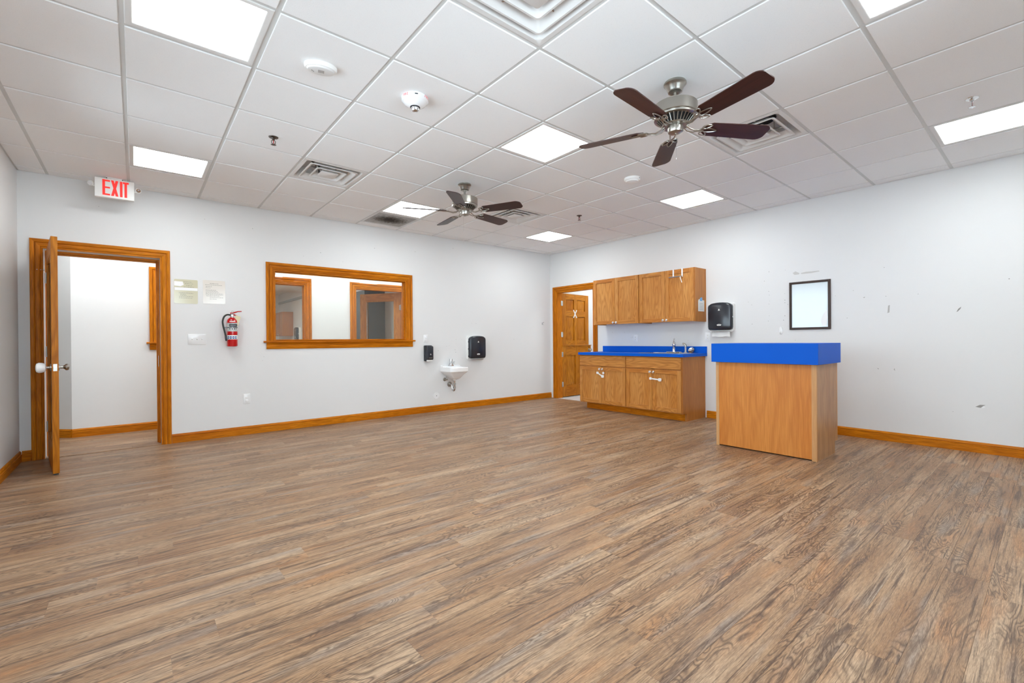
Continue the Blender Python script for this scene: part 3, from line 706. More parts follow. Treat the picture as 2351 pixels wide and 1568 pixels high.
# detectors
t = thing('gas_detector', 'oval white detector with speaker slots on a ceiling tile', 'detector', (GX-1.5*T, GY+.55*T, CEIL), R_(-15))
def E(a, b, z): return [(a*math.cos(2*math.pi*i/32), b*math.sin(2*math.pi*i/32), z) for i in range(32)]
MB().rings([E(.092, .060, 0), E(.092, .060, -.012), E(.086, .056, -.024)]).build('body', 'white_plastic', t)
MB().rings([E(.080, .050, -.024), E(.074, .045, -.032), E(.066, .039, -.034)]).build('cover', 'vent_paint', t)
m = MB()
for a in range(5): m.box(-.014+a*.007, -.011+a*.007, -.016, .012, -.0348, -.034)
for a in range(4): m.box(-.052+a*.004, -.050+a*.004, -.004+a*.004, .008+a*.003, -.0348, -.034)
m.build('sound_slots', 'grey_print', t)
t = thing('fire_alarm', 'round white ceiling strobe marked FIRE in red', 'alarm', (GX-.5*T, GY+.5*T, CEIL))
MB().lathe([(.088, 0), (.092, -.006), (.090, -.024), (.080, -.034)], n=36).build('base', 'white_gloss', t)
MB().lathe([(.079, -.034), (.070, -.045), (.050, -.058), (.034, -.064), (.033, -.062)], n=36).build('dome', 'white_gloss', t)
MB().lathe([(.033, -.058), (.034, -.066), (.031, -.069)], n=24).build('lens_ring', 'black_plastic', t)
MB().lathe([(.029, -.064), (.028, -.078), (.020, -.090), (.008, -.094)], n=12).build('strobe_lens', 'chrome', t)
for ang, nm in ((-161, 'FIRE'), (-60, 'FIRE')):
    me = text_mesh(nm, .026); me.materials.clear(); me.materials.append(MATS['red_print'])
    vv = []
    for v in me.vertices:          # wrap the lettering round the rim
        th = R_(ang)+v.co.x/.092; z = -.0148+v.co.y*.85; r_ = .0929+(z+.006)*.11
        vv.append((r_*math.cos(th), r_*math.sin(th), z))
    for v, p in zip(me.vertices, vv): v.co = p
    o = bpy.data.objects.new('lettering', me); C.objects.link(o); o.parent = t
m = MB(); m.X = Matrix.Rotation(R_(-112), 4, 'Z'); m.box(.0885, .0925, -.010, .010, -.019, -.013); m.build('slot', 'black_plastic', t)
t = thing('smoke_detector', 'small round white detector near the light above the desk', 'detector', (GX+3.55*T, GY+.5*T, CEIL))
MB().lathe([(.080, 0), (.080, -.018), (.074, -.026)], n=32).build('base', 'white_plastic', t)
MB().lathe([(.066, -.026), (.060, -.038), (.040, -.044), (.01, -.045)], n=32).build('cap', 'white_plastic', t)
m = MB(); m.X = Matrix.Rotation(R_(-80), 4, 'Z'); m.box(.077, .0808, -.006, .006, -.016, -.009); m.build('indicator', 'black_plastic', t)
for lab, x, y, dark in (('dark sprinkler head hanging from tile above the extinguisher', GX-1.5*T, GY+2.55*T, 1), ('dark sprinkler head hanging near the far light panels', GX+4.57*T, GY+2.6*T, 1),
                        ('chrome sprinkler head with red bulb at upper right', GX+4.45*T, GY-3.47*T, 0)):
    t = thing('sprinkler_head', lab, 'sprinkler', (x, y, CEIL), group='sprinkler heads')
    mt = 'dark_metal' if dark else 'chrome'
    MB().lathe([(.036, 0), (.034, -.004), (.016, -.008), (.012, -.014)], n=24).build('escutcheon', mt, t)
    m = MB().cyl((0, 0, -.010), (0, 0, -.026), .009, n=12)
    for s_ in (-1, 1): m.tube([(s_*.007, 0, -.024), (s_*.015, 0, -.034), (s_*.013, 0, -.050), (0, 0, -.058)], .0026, 6)
    m.build('yoke', mt, t)
    MB().cyl((0, 0, -.026), (0, 0, -.052), .0028, n=8).build('bulb', 'red_paint', t)
    m = MB().lathe([(.004, -.055), (.014, -.060), (.015, -.062), (.004, -.0625)], n=16)
    for a in range(8): m.X = Matrix.Rotation(R_(45*a), 4, 'Z'); m.box(.012, .021, -.003, .003, -.0625, -.061)
    m.X = None; m.build('deflector', mt, t)
# exit sign
t = thing('exit_sign', 'white EXIT sign with red letters and two emergency lamp heads', 'exit sign', (-.150, 6.02, CEIL), R_(-1))
MB().box(-.150, .150, 0, .045, -.206, -.016).build('housing', 'white_plastic', t, bevel=.004)
m = MB().box(-.065, .065, .004, .042, -.016, 0); m.build('mount', 'white_plastic', t)
for x in (-.06, .06): MB().cyl((x, .001, -.012), (x, .004, -.012), .005, n=8).build('mount_screw', 'black_plastic', t)
def poly(m, P, y0=-.0016, y1=0): m.prism(P, y0, y1)
lh0, lh1, st = -.184, -.030, .020
def rct(m, a, b, c, e): m.prism([(a, c), (b, c), (b, e), (a, e)], -.0016, 0)
ml = MB(); rct(ml, -.092, -.092+st, lh0, lh1)
for z in (lh0, (lh0+lh1)/2-st/2+.002, lh1-st+.002): rct(ml, -.092+st, -.035, z, z+st-.004)
ml.build('letter', 'exit_red', t)
ml = MB(); cx_, hx = .0, .028; c_ = (lh0+lh1)/2
for s_ in (1, -1): ml.prism([(cx_-hx*s_, lh0), (cx_-hx*s_+st*s_*1.05, lh0), (cx_+hx*s_, lh1), (cx_+hx*s_-st*s_*1.05, lh1)], -.0016-.0002*s_, 0)
ml.build('letter', 'exit_red', t)
ml = MB(); rct(ml, .039, .039+st, lh0, lh1); ml.build('letter', 'exit_red', t)
ml = MB(); rct(ml, .084-st/2, .084+st/2, lh0, lh1-st+.002); rct(ml, .062, .108, lh1-st+.002, lh1); ml.build('letter', 'exit_red', t)
for s_, zz in ((-1, -.086), (1, -.094)):
    m = MB().tube([(s_*.150, .02, zz-.016), (s_*.166, .018, zz-.014), (s_*.172, .012, zz-.004)], .006, 8); m.build('lamp_arm', 'white_plastic', t)
    m = MB(); m.X = Matrix.Translation((s_*.178, .012, zz+.003)) @ Matrix.Rotation(R_(s_*22), 4, 'Z') @ Matrix.Rotation(R_(18), 4, 'X'); m.lathe([(.010, .018), (.018, .013), (.024, 0), (.024, -.014), (.022, -.0145)], axis='y', n=20); o = m.build('lamp_head', 'white_plastic', t)
    m = MB(); m.X = Matrix.Translation((s_*.178, .012, zz+.003)) @ Matrix.Rotation(R_(s_*22), 4, 'Z') @ Matrix.Rotation(R_(18), 4, 'X'); m.lathe([(.0205, -.0143), (.0195, -.0158), (.010, -.0150), (.004, -.0165)], axis='y', n=20); m.build('reflector', 'chrome', o)

# ================================================================== FAR WALL THINGS
def notice(lab, x0, x1, z0, z1, mat, rows, seed):
    t = thing('wall_notice', lab, 'notice', ((x0+x1)/2, YA, (z0+z1)/2))
    w_, h_ = (x1-x0)/2, (z1-z0)/2
    MB().prism(rrect(-w_, w_, -h_, h_, .012, 3), -.0022, -.0003).build('sheet', mat, t)
    rg = random.Random(seed); m = MB()
    for z, a, b in rows:
        x = -w_+a*2*w_
        while x < -w_+b*2*w_:
            l = rg.uniform(.006, .020); m.box(x, min(x+l, -w_+b*2*w_), -.0026, -.0021, h_-z*2*h_-.0022, h_-z*2*h_+.0014); x += l+.004
    o = m.build('print_lines', 'grey_print', t); o['kind'] = 'stuff'; return t
n1 = notice('olive laminated notice nearest the doorway', .333, .553, 1.565, 1.838, 'paper_green', [(.10, .35, .75), (.17, .45, .8), (.24, .5, .75), (.31, .4, .85), (.36, .15, .85), (.56, .2, .8), (.61, .25, .5), (.66, .25, .52), (.71, .2, .8), (.77, .2, .78)], 1)
MB().box(-.105, .108, -.003, -.0021, .012, .044).build('tape_strip', 'patch_white', n1, label='glossy white tape strip')
MB().prism([(-.108, .062), (-.05, .058), (-.02, .075), (-.03, .11), (-.108, .112)], -.003, -.0021).build('tape_patch', 'patch_white', n1)
notice('pale pink laminated notice between the olive one and extinguisher', .602, .822, 1.575, 1.848, 'paper_pink', [(.14, .3, .7), (.20, .1, .85), (.27, .12, .4), (.33, .12, .35), (.42, .12, .6), (.47, .12, .65), (.52, .12, .7), (.57, .12, .9), (.62, .12, .9), (.67, .15, .75), (.73, .3, .9), (.80, .3, .6)], 2)
def plate(name, lab, x, z, w_, h_, toggles=0, outlet=0, parent_rot=0, loc=None, group=None, style=0):
    t = thing(name, lab, 'outlet' if outlet else 'switch', loc or (x, YA, z), parent_rot, group)
    def L(i, y): return [(px_, y, pz_) for px_, pz_ in rrect(-w_/2+i, w_/2-i, -h_/2+i, h_/2-i, .004, 2)]
    MB().rings([L(0, 0), L(0, -.003), L(.004, -.006)]).build('cover_plate', 'white_gloss', t)
    for q_ in range(toggles):
        xx = (q_-(toggles-1)/2)*.046; m = MB().box(xx-.006, xx+.006, -.0065, -.005, -.013, .013); o = m.build('toggle_slot', 'white_plastic', t)
        m = MB(); m.X = Matrix.Translation((xx, -.006, 0)) @ Matrix.Rotation(R_(-28), 4, 'X'); m.box(-.0045, .0045, -.014, .002, -.005, .005); m.build('toggle', 'white_gloss', t)
    if outlet:
        for s_ in (-1, 1):
            m = MB().prism([(px_, pz_+s_*.0195) for px_, pz_ in rrect(-.017, .017, -.014, .014, .013, 4)], -.008, -.005); o = m.build('receptacle', 'white_plastic', t)
            if style == 0: m = MB().box(-.008, -.006, -.0084, -.0079, s_*.0195-.002, s_*.0195+.007).box(.006, .008, -.0084, -.0079, s_*.0195-.002, s_*.0195+.006).cyl((0, -.0079, s_*.0195-.008), (0, -.0084, s_*.0195-.008), .0028, n=8); m.build('slots', 'label_dark', o)
            else: m = MB().lathe([(.0155, -.008), (.0150, -.0115), (.008, -.0125)], (0, 0, s_*.0195), n=20, axis='y'); m.build('safety_plug', 'white_gloss', o)
    return t
plate('light_switch', 'white triple toggle switch plate left of the fire extinguisher', .541, 1.159, .172, .12, toggles=3)
plate('wall_outlet', 'white outlet with safety plugs low on the far wall', 1.036, .432, .076, .122, outlet=1, style=1)
plate('wall_outlet', 'white outlet with safety plugs above the soap dispenser', 3.492, 1.155, .076, .122, outlet=1, style=1)

# fire extinguisher
t = thing('fire_extinguisher', 'red fire extinguisher with black hose hung beside the window', 'extinguisher', (.878, YA-.075, 1.072))
rb = .055
MB().lathe([(.045, 0), (rb-.003, .003), (rb, .012), (rb, .285), (.050, .312), (.036, .332), (.022, .342), (.018, .345)], n=32).build('cylinder', 'red_paint', t)
MB().lathe([(.020, .340), (.021, .352), (.018, .358), (.018, .378), (.022, .382), (.010, .392)], n=20).build('valve', 'chrome', t)
m = MB().lathe([(.011, -.001), (.013, .003), (.011, .007)], (0, -.021, .366), n=16, axis='y'); m.build('gauge', 'white_gloss', t)
m = MB().tube([(-.018, 0, .392), (.02, 0, .400), (.06, 0, .415), (.100, 0, .418)], [.008, .008, .006, .005], 8); m.build('lever', 'red_paint', t)
m = MB().tube([(-.010, 0, .380), (.02, 0, .376), (.055, 0, .362)], [.009, .008, .005], 8); m.build('carry_handle', 'red_paint', t)
m = MB().tube([(.004+.012*math.cos(a_), -.012, .408+.012*math.sin(a_)) for a_ in [2*math.pi*q_/12 for q_ in range(12)]], .0016, 5, closed=True); m.build('pull_pin', 'steel', t)
hs = [(-.016, 0, .372), (-.05, -.004, .374), (-.080, -.012, .350), (-.096, -.020, .300), (-.094, -.026, .25), (-.084, -.030, .20), (-.074, -.034, .15), (-.068, -.036, .118)]
def smooth(P, n=4):
    P = [Vector(p) for p in P]; out = []
    for i in range(len(P)-1):
        a, b, c, e = P[max(i-1, 0)], P[i], P[i+1], P[min(i+2, len(P)-1)]
        for q_ in range(n):
            u = q_/n; out.append(.5*((2*b)+(c-a)*u+(2*a-5*b+4*c-e)*u*u+(3*b-a-3*c+e)*u**3))
    return out+[P[-1]]
MB().tube(smooth(hs), .0095, 10).build('hose', 'black_rubber', t)
m = MB().tube([(-.069, -.036, .122), (-.065, -.038, .085), (-.064, -.038, .066)], [.011, .012, .009], 12); m.build('nozzle', 'black_plastic', t)
def band(z0, z1, r_, a0=-165, a1=-15, n=20):
    m = MB(); lo = [(r_*math.cos(R_(a0+(a1-a0)*i/n)), r_*math.sin(R_(a0+(a1-a0)*i/n))) for i in range(n+1)]
    for i in range(n):
        (xa, ya), (xb, yb) = lo[i], lo[i+1]; m.add([(xa, ya, z0), (xb, yb, z0), (xb, yb, z1), (xa, ya, z1)], [(0, 1, 2, 3)])
    return m
band(.290, .300, rb-.001, -125, -60, 8).build('label_strip', 'white_print', t)
lb = band(.178, .278, rb+.0006).build('label_main', 'label_silver', t)
band(.232, .266, rb+.0012, -128, -35).build('label_text_block', 'label_dark', lb); band(.248, .252, rb+.0016, -120, -50).build('label_text_line', 'label_silver', lb)
wb_ = band(.196, .218, rb+.0012, -130, -35).build('icon_strip', 'white_print', lb)
for a in (-120, -97, -74, -54): band(.199, .215, rb+.0016, a-6, a+6, 4).build('icon', 'label_dark', wb_)
lb2 = band(.084, .134, rb+.0006).build('label_lower', 'white_print', t)
for a in (-140, -112, -84, -56): band(.091, .121, rb+.0012, a-10, a+9, 4).build('icon', 'label_blue', lb2); band(.102, .112, rb+.0016, a-4, a+4, 3).build('icon_detail', 'white_print', lb2)
m = MB().lathe([(rb+.002, .219), (rb+.002, .227), (rb+.0005, .227), (rb+.0005, .219)], n=32); m.box(-.085, -.050, -.020, -.008, .217, .230); m.box(-.02, .02, .05, .0745, .12, .30); m.build('wall_bracket', 'black_plastic', t)
m = MB(); m.X = Matrix.Translation((.062, -.02, .362)) @ Matrix.Rotation(R_(16), 4, 'Y'); m.box(-.028, .028, -.001, .001, -.115, 0); o = m.build('inspection_tag', 'paper_cream', t, label='cream paper tag')

# soap dispenser
t = thing('soap_dispenser', 'black wall soap dispenser with grey push bar', 'soap dispenser', (3.515, YA, .795))
def Ly(x0, x1, z0, z1, y, r, n=4): return [(px_, y, pz_) for px_, pz_ in rrect(x0, x1, z0, z1, r, n)]
MB().rings([Ly(-.062, .062, .008, .255, 0, .016), Ly(-.062, .062, .008, .255, -.045, .016), Ly(-.058, .058, .008, .250, -.052, .016)]).build('back_shell', 'black_plastic', t)
MB().rings([Ly(-.056, .056, .028, .248, -.052, .02), Ly(-.056, .056, .028, .244, -.095, .02), Ly(-.050, .050, .036, .236, -.104, .02), Ly(-.040, .040, .05, .222, -.107, .02)]).build('front_cover', 'black_plastic', t)
MB().lathe([(.012, -.1065), (.010, -.109), (.004, -.1085)], (.004, 0, .115), n=16, axis='y').build('level_window', 'chrome', t)
MB().box(-.03, .03, -.1078, -.1068, .056, .064).build('logo_print', 'grey_print', t)
MB().rings([[(.052*math.cos(q_), -.075+.030*math.sin(q_), z) for q_ in [2*math.pi*i/24 for i in range(24)]] for z in (.006, .030)]).build('push_bar', 'vent_paint', t)

# towel dispensers
def towel(lab, loc, rz, flip, paper, name='towel_dispenser', group='wall towel dispensers'):
    t = thing(name, lab, 'towel dispenser', loc, rz, group)
    w_ = .163
    MB().rings([Ly(-w_-.006, w_+.006, 0, .392, 0, .03), Ly(-w_-.006, w_+.006, 0, .392, -.055, .03), Ly(-w_, w_, .006, .386, -.056, .03)]).build('back_case', 'white_plastic', t)
    def arch(hw, z0, z1, y, cam=.022):
        P = [(-hw+.03, z0), (hw-.03, z0), (hw-.008, z0+.012), (hw, z0+.04)]
        P += [(hw, z1-.045), (hw-.008, z1-.022), (hw-.03, z1-.008)]+[(hw*.8*math.cos(R_(a_)), z1-.008+cam*math.sin(R_(a_))) for a_ in (20, 45, 70, 90, 110, 135, 160)]
        P += [(-hw+.03, z1-.008), (-hw+.008, z1-.022), (-hw, z1-.045), (-hw, z0+.04), (-hw+.008, z0+.012)]
        return [(a_, y, b_) for a_, b_ in P]
    fc = MB().rings([arch(w_, .022, .384, -.056), arch(w_, .022, .384, -.098), arch(w_-.008, .030, .376, -.110), arch(w_-.02, .045, .362, -.116)]).build('front_cover', 'black_plastic', t)
    m = MB().prism([(-.016, .286), (.016, .286), (.010, .292), (.006, .310), (-.006, .310), (-.010, .292)], -.1172, -.1158); m.build('logo_arrow', 'white_print', fc)
    m = MB()
    for i in range(10):
        a0, a1 = R_(160-14*i), R_(160-14*(i+1)); m.prism([(.036*math.cos(a0), .085+.018*math.sin(a0)), (.036*math.cos(a1), .085+.018*math.sin(a1)), (.026*math.cos(a1), .084+.010*math.sin(a1)), (.026*math.cos(a0), .084+.010*math.sin(a0))], -.1172, -.1158)
    m.box(-.024, .024, -.1172, -.1158, .080, .088); m.build('logo_oval', 'white_print', fc)
    if flip:
        for z in (.06, .18, .30): MB().box(-w_-.0065, -w_+.002, -.075, -.056, z-.012, z+.012).build('hinge_tab', 'black_plastic', t)
    else: MB().box(w_-.001, w_+.0065, -.075, -.058, .19, .206).build('lock', 'white_gloss', t)
    m = MB().box(-.12, .12, -.085, -.02, -.002, .004); m.build('outlet_slot', 'steel', t)
    if paper:
        P = []
        for z, y_, e in ((.02, -.05, 0), (0, -.056, 0), (-.035, -.060, .004), (-.068, -.058, .008)):
            P.append([(-.118-e+i*(.236+2*e)/12, y_+.004*math.sin(i*1.1+z*30), z+(.004*math.sin(i*.9) if z < -.06 else 0)) for i in range(13)])
        m = MB(); vs = [p for r_ in P for p in r_]; m.add(vs, [(r_*13+i, r_*13+i+1, (r_+1)*13+i+1, (r_+1)*13+i) for r_ in range(3) for i in range(12)])
        o = m.build('paper_towel', 'towel_paper', t)
    return t
towel('black paper towel dispenser above the wall sink, no towel showing', (4.418, YA, .80), 0, True, False)
towel('black paper towel dispenser with white towel hanging beside wall cabinet', (XB, 2.945, 1.212), WB, False, True)

# wall sink
t = thing('wall_sink', 'small white wall-hung sink with chrome faucet and exposed drain', 'sink', (3.918, YA, .62))
hw, dp = .172, .325
def SL(h, y1_, z, r, i=0): return [(x_, y_, z) for x_, y_ in rrect(-h+i, h-i, -y1_+i, 0-i, r, 5, (r, .004, .004, r))]
m = MB(); m.rings([SL(hw-.012, dp-.012, 0, .05), SL(hw, dp, .012, .05), SL(hw, dp, .070, .05), SL(hw-.006, dp-.006, .078, .046), SL(hw-.022, dp-.02, .078, .04)], cap=False)
def BL(h, ya, yb, z): return [(x_, y_, z) for x_, y_ in rrect(-h, h, ya, yb, .05, 5)]
m.rings([SL(hw-.022, dp-.02, .078, .04), BL(hw-.035, -dp+.03, -.10, .074), BL(hw-.05, -dp+.05, -.115, .01), BL(.05, -.23, -.15, -.06)], cap=False)
m.rings([SL(hw-.012, dp-.012, 0, .05), [(x_*.72, y_*.80-.02, -.04) for x_, y_, z_ in SL(hw-.012, dp-.012, 0, .05)], [(x_*.35, y_*.34-.125, -.105) for x_, y_, z_ in SL(hw-.012, dp-.012, 0, .05)], [(x_*.22, y_*.22-.14, -.115) for x_, y_, z_ in SL(hw-.012, dp-.012, 0, .05)]], cap=True)
m.build('basin', 'porcelain', t)
MB().rings([Ly(-hw+.002, hw-.002, .02, .105, 0, .01), Ly(-hw+.002, hw-.002, .02, .105, -.02, .01), Ly(-hw+.004, hw-.004, .02, .090, -.075, .008)]).build('back_ledge', 'porcelain', t)
f = MB().rings([[(x_, y_, z) for x_, y_ in rrect(-.052+e, .052-e, -.075+e, -.030-e, .02, 4)] for z, e in ((.094, 0), (.102, 0), (.108, .006))])
f.build('faucet_base', 'chrome', t)
m = MB().tube([(0, -.052, .104), (0, -.058, .135), (0, -.085, .150), (0, -.125, .140), (0, -.135, .128)], [.017, .016, .013, .011, .011], 12); m.lathe([(.034, .104), (.030, .124), (.022, .145), (.020, .165), (.025, .170), (.025, .200), (.021, .206), (.008, .208)], (0, -.05, 0), n=20); m.build('faucet_spout', 'chrome', t)
m = MB().tube([(.01, -.05, .15), (.045, -.065, .150), (.060, -.072, .158)], [.012, .010, .008], 10); m.build('faucet_lever', 'chrome', t)
for s_ in (-1, 1): MB().lathe([(.012, .106), (.013, .116), (.007, .122)], (s_*.036, -.052, 0), n=14).build('faucet_cap', 'chrome', t)
m = MB().lathe([(.03, -.10), (.032, -.122), (.024, -.132), (.016, -.14)], (0, -.15, 0), n=20); m.build('drain_cup', 'white_gloss', t)
tp = [(0, -.15, -.135), (0, -.15, -.24), (0, -.148, -.275), (0, -.132, -.296), (0, -.110, -.300), (0, -.092, -.290), (0, -.080, -.265), (0, -.074, -.235), (0, -.055, -.210), (0, 0, -.205)]
MB().tube(smooth(tp, 4), .0165, 12).build('drain_trap', 'chrome', t)
m = MB()
for z in (-.19, -.245): m.lathe([(.017, z-.012), (.023, z-.010), (.023, z+.010), (.017, z+.012)], (0, -.15, 0), n=8)
m.lathe([(.017, -.03), (.024, -.026), (.024, -.008), (.017, -.005)], (0, 0, -.205), n=20, axis='y'); m.lathe([(.044, 0), (.042, -.006), (.018, -.012)], (0, 0, -.205), n=24, axis='y'); m.build('trap_nuts', 'nickel', t)
for sx_ in (-.092, .092):
    m = MB().lathe([(.030, 0), (.028, -.006), (.012, -.010)], (sx_, 0, -.122), n=20, axis='y'); m.cyl((sx_, -.005, -.122), (sx_, -.055, -.122), .010, n=12); m.lathe([(.012, -.05), (.020, -.056), (.020, -.066), (.010, -.070)], (sx_, 0, -.122), n=10, axis='y', sy=.6); m.build('stop_valve', 'nickel', t)
    MB().tube(smooth([(sx_, -.045, -.118), (sx_*.98, -.046, -.075), (sx_*.7, -.055, -.03), (sx_*.45, -.055, .02)]), .005, 8).build('supply_tube', 'steel', t)
m = MB().lathe([(.054, 0), (.054, -.003), (.050, -.006), (.0, -.007)], n=32, axis='y'); o = tag(m.build('cleanout_cover', 'white_gloss', loc=(3.673, YA, .246)), 'round white cleanout cover low on the wall below the sink', 'pipe cover')
MB().cyl((0, -.0065, 0), (0, -.0085, 0), .006, n=12).build('screw', 'black_plastic', o)
# coat hook on far wall near the corner
t = thing('wall_hook', 'tiny chrome coat hook high on far wall near the corner', 'hook', (6.004, YA, 1.433))
MB().box(-.012, .012, -.004, 0, -.02, .02).build('base', 'chrome', t); MB().tube(smooth([(0, -.004, .01), (0, -.03, .015), (0, -.045, .03)]), .005, 8).build('prong', 'chrome', t); MB().tube(smooth([(0, -.004, -.008), (0, -.022, -.022), (0, -.034, -.014)]), .004, 8).build('prong', 'chrome', t)

# ================================================================== RIGHT WALL CABINETS  (local x = -Y, y = into wall (+X))
def knob(parent, x, y, z, r=.019):
    m = MB(); m.X = Matrix.Translation((x, y, z)) @ Matrix.Rotation(math.pi, 4, 'Z')
    m.lathe([(.007, 0), (.006, .010), (r*.7, .013), (r, .018), (r, .022), (r*.8, .027), (.003, .029)], axis='y', n=20); return m.build('knob', 'knob_metal', parent)
def shaker(parent, x0, x1, z0, z1, y, th=.019, st_=.056, kn=None, mats=('oak_cab_v', 'oak_cab_x')):
    m = MB(); f0, f1 = y-th, y
    m.mat(0).box(x0, x0+st_, f0, f1, z0, z1); m.box(x1-st_, x1, f0, f1, z0, z1); m.mat(1).box(x0+st_, x1-st_, f0, f1, z0, z0+st_); m.box(x0+st_, x1-st_, f0, f1, z1-st_, z1)
    o = m.build('cabinet_door', list(mats), parent, bevel=.0015)
    MB().box(x0+st_-.004, x1-st_+.004, y-th+.0125, y-.002, z0+st_-.004, z1-st_+.004).build('door_panel', mats[0], o)
    if kn: knob(o, kn[0], f0, kn[1])
    return o
FD = .606
def base_cab(lab, yl, yr, right_end):
    w_ = yl-yr
    t = thing('base_cabinet', lab, 'cabinet', (XB, (yl+yr)/2, 0), WB, 'oak base cabinets'); h = w_/2-.0008
    B = MB(); B.box(-h, -h+.018, -FD, -.002, .105, .872); B.box(h-.018, h, -FD, -.002, .105, .872); B.box(-h+.018, h-.018, -FD, -.002, .105, .123); B.box(-h+.018, h-.018, -.012, -.002, .123, .872)
    B.box(-h+.018, h-.018, -FD, -FD+.019, .852, .872); B.box(-h+.018, h-.018, -FD, -FD+.019, .123, .142); B.box(-.02, .02, -FD, -FD+.019, .142, .70); B.box(-h+.018, h-.018, -FD, -FD+.019, .69, .712)
    if right_end: B.mat(1).box(h-.0005, h+.010, -FD, -.002, .105, .872); B.box(h-.0185, h+.010, -FD+.10, -.002, 0, .105)
    B.build('carcass', ['oak_side_v', 'oak_side_v'], t)
    MB().box(-h+(.0 if right_end else .055), h-(.019 if right_end else 0), -FD+.10, -FD+.118, 0, .105).build('toe_kick', 'oak_side_x' if False else 'oak_trim_x', t)
    MB().box(-h+.007, h-.007, -FD-.019, -FD-.0005, .704, .858).build('drawer_front', 'oak_cab_x', t, bevel=.003)
    shaker(t, -h+.007, -.002, .118, .690, -FD-.0005, kn=(-.026, .655)); shaker(t, .002, h-.007, .118, .690, -FD-.0005, kn=(.030, .655))
    return t
bc1 = base_cab('left oak base cabinet with slack child latch, beside the half door', 5.018, 4.107, False)
bc2 = base_cab('right oak base cabinet with taut child latch, under the sink', 4.107, 3.212, True)
# child latches
def latch(lab, loc, p, q_, extra=None):
    t = thing('child_latch', lab, 'child latch', loc, WB, 'white strap latches on the base cabinets')
    for (x, z), s_ in ((p, .019), (q_, .024)):
        m = MB(); m.rings([[(x+a_, y_, z+b_) for a_, b_ in rrect(-s_, s_, -s_*.9, s_*.9, s_*.5, 3)] for y_ in (0, -.008, -.011)]); m.build('pad', 'white_gloss', t)
    m = MB(); d_ = Vector((q_[0]-p[0], q_[1]-p[1])); L_ = d_.length; m.X = Matrix.Translation((p[0], -.009, p[1])) @ Matrix.Rotation(-math.atan2(d_.y, d_.x), 4, 'Y'); m.box(0, L_, -.0015, .0015, -.009, .009); m.build('strap', 'white_plastic', t)
    if extra:
        m = MB().lathe([(.019, 0), (.019, -.007), (.014, -.010)], (extra[0], 0, extra[1]), n=20, axis='y'); m.build('pad', 'white_gloss', t)
lx = XB-FD-.0205
latch('white strap latch hanging slack on the left base cabinet', (lx, 4.5625, .55), (-.072, .045), (.026, -.005), (.040, .046))
latch('white strap latch stretched across the right base cabinet doors', (lx, 3.6595, .55), (-.018, .012), (.128, .002))
# countertop
t = thing('countertop', 'blue laminate countertop with backsplash over the base cabinets', 'countertop', (XB, 4.098, 0), WB)
H_ = .926
def ctop():
    sx0, sx1, sy0, sy1 = .165, .815, -.53, -.085          # sink cut-out in local x,y
    m = MB(); x0_, x1_, y0_, y1_ = -H_, H_, -.648, -.001; z0, z1 = .873, .912
    m.box(x0_, sx0, y0_, y1_, z0, z1); m.box(sx1, x1_, y0_, y1_, z0, z1); m.box(sx0, sx1, y0_, sy0, z0, z1); m.box(sx0, sx1, sy1, y1_, z0, z1)
    return m
ctop().build('top_slab', 'blue_laminate', t)
MB().box(-H_, H_, -.019, -.001, .912, 1.008).build('backsplash', 'blue_laminate', t, bevel=.002)
# kitchen sink
t = thing('kitchen_sink', 'stainless drop-in sink set in the blue countertop', 'sink', (XB, 4.098, .912), WB)
def S(x0, x1, y0, y1, z, r): return [(a_, b_, z) for a_, b_ in rrect(x0, x1, y0, y1, r, 4)]
MB().rings([S(.14, .84, -.555, -.055, .0004, .04), S(.14, .84, -.555, -.055, .004, .04), S(.15, .83, -.545, -.065, .007, .04), S(.18, .80, -.515, -.155, .006, .05), S(.185, .795, -.51, -.16, -.02, .05), S(.20, .78, -.495, -.175, -.16, .06), S(.46, .52, -.36, -.30, -.165, .03)], cap=True).build('basin', 'steel', t)
t = thing('faucet', 'chrome single-lever faucet on the kitchen sink', 'faucet', (XB-.14, 3.605, .919), WB)
MB().rings([[(a_, b_, z) for a_, b_ in rrect(-.125+e, .125-e, -.028+e, .028-e, .027-e, 5)] for z, e in ((0, 0), (.008, 0), (.012, .006))]).build('deck_plate', 'chrome', t)
MB().lathe([(.024, .010), (.022, .03), (.021, .105), (.024, .112), (.025, .135), (.020, .150), (.010, .155)], n=24).build('body', 'chrome', t)
m = MB(); m.X = Matrix.Rotation(R_(31), 4, 'Z'); m.tube(smooth([(0, -.012, .085), (0, -.07, .120), (0, -.14, .135), (0, -.19, .125), (0, -.20, .105)]), .0125, 12); m.build('spout', 'chrome', t)
m = MB().tube([(0, .0, .148), (0, .006, .175), (0, .016, .205)], [.012, .009, .008], 10); m.build('lever', 'chrome', t)
t = thing('sink_sprayer', 'chrome pull-out sprayer beside the faucet', 'sprayer', (XB-.13, 3.428, .919), WB)
MB().lathe([(.022, 0), (.021, .008), (.014, .014), (.013, .085), (.015, .09)], n=20).build('holder', 'chrome', t)
m = MB().tube([(.004, 0, .085), (0, 0, .108), (-.018, -.004, .124), (-.040, -.008, .130)], [.014, .015, .016, .014], 12); m.build('spray_head', 'nickel', t)
t = thing('sink_strainer', 'metal strainer basket leaning against the blue backsplash', 'strainer', (XB-.068, 3.372, .953), WB)
t.rotation_euler = (R_(62), R_(10), WB)
MB().lathe([(.020, -.014), (.032, -.008), (.040, .002), (.043, .004), (.043, .006), (.036, .004), (.028, -.003), (.008, -.006)], n=28).build('basket', 'steel', t)
m = MB().cyl((0, 0, -.008), (0, 0, .010), .004, n=8); m.lathe([(.008, .010), (.009, .014), (.004, .016)], n=12); m.build('post', 'steel', t)

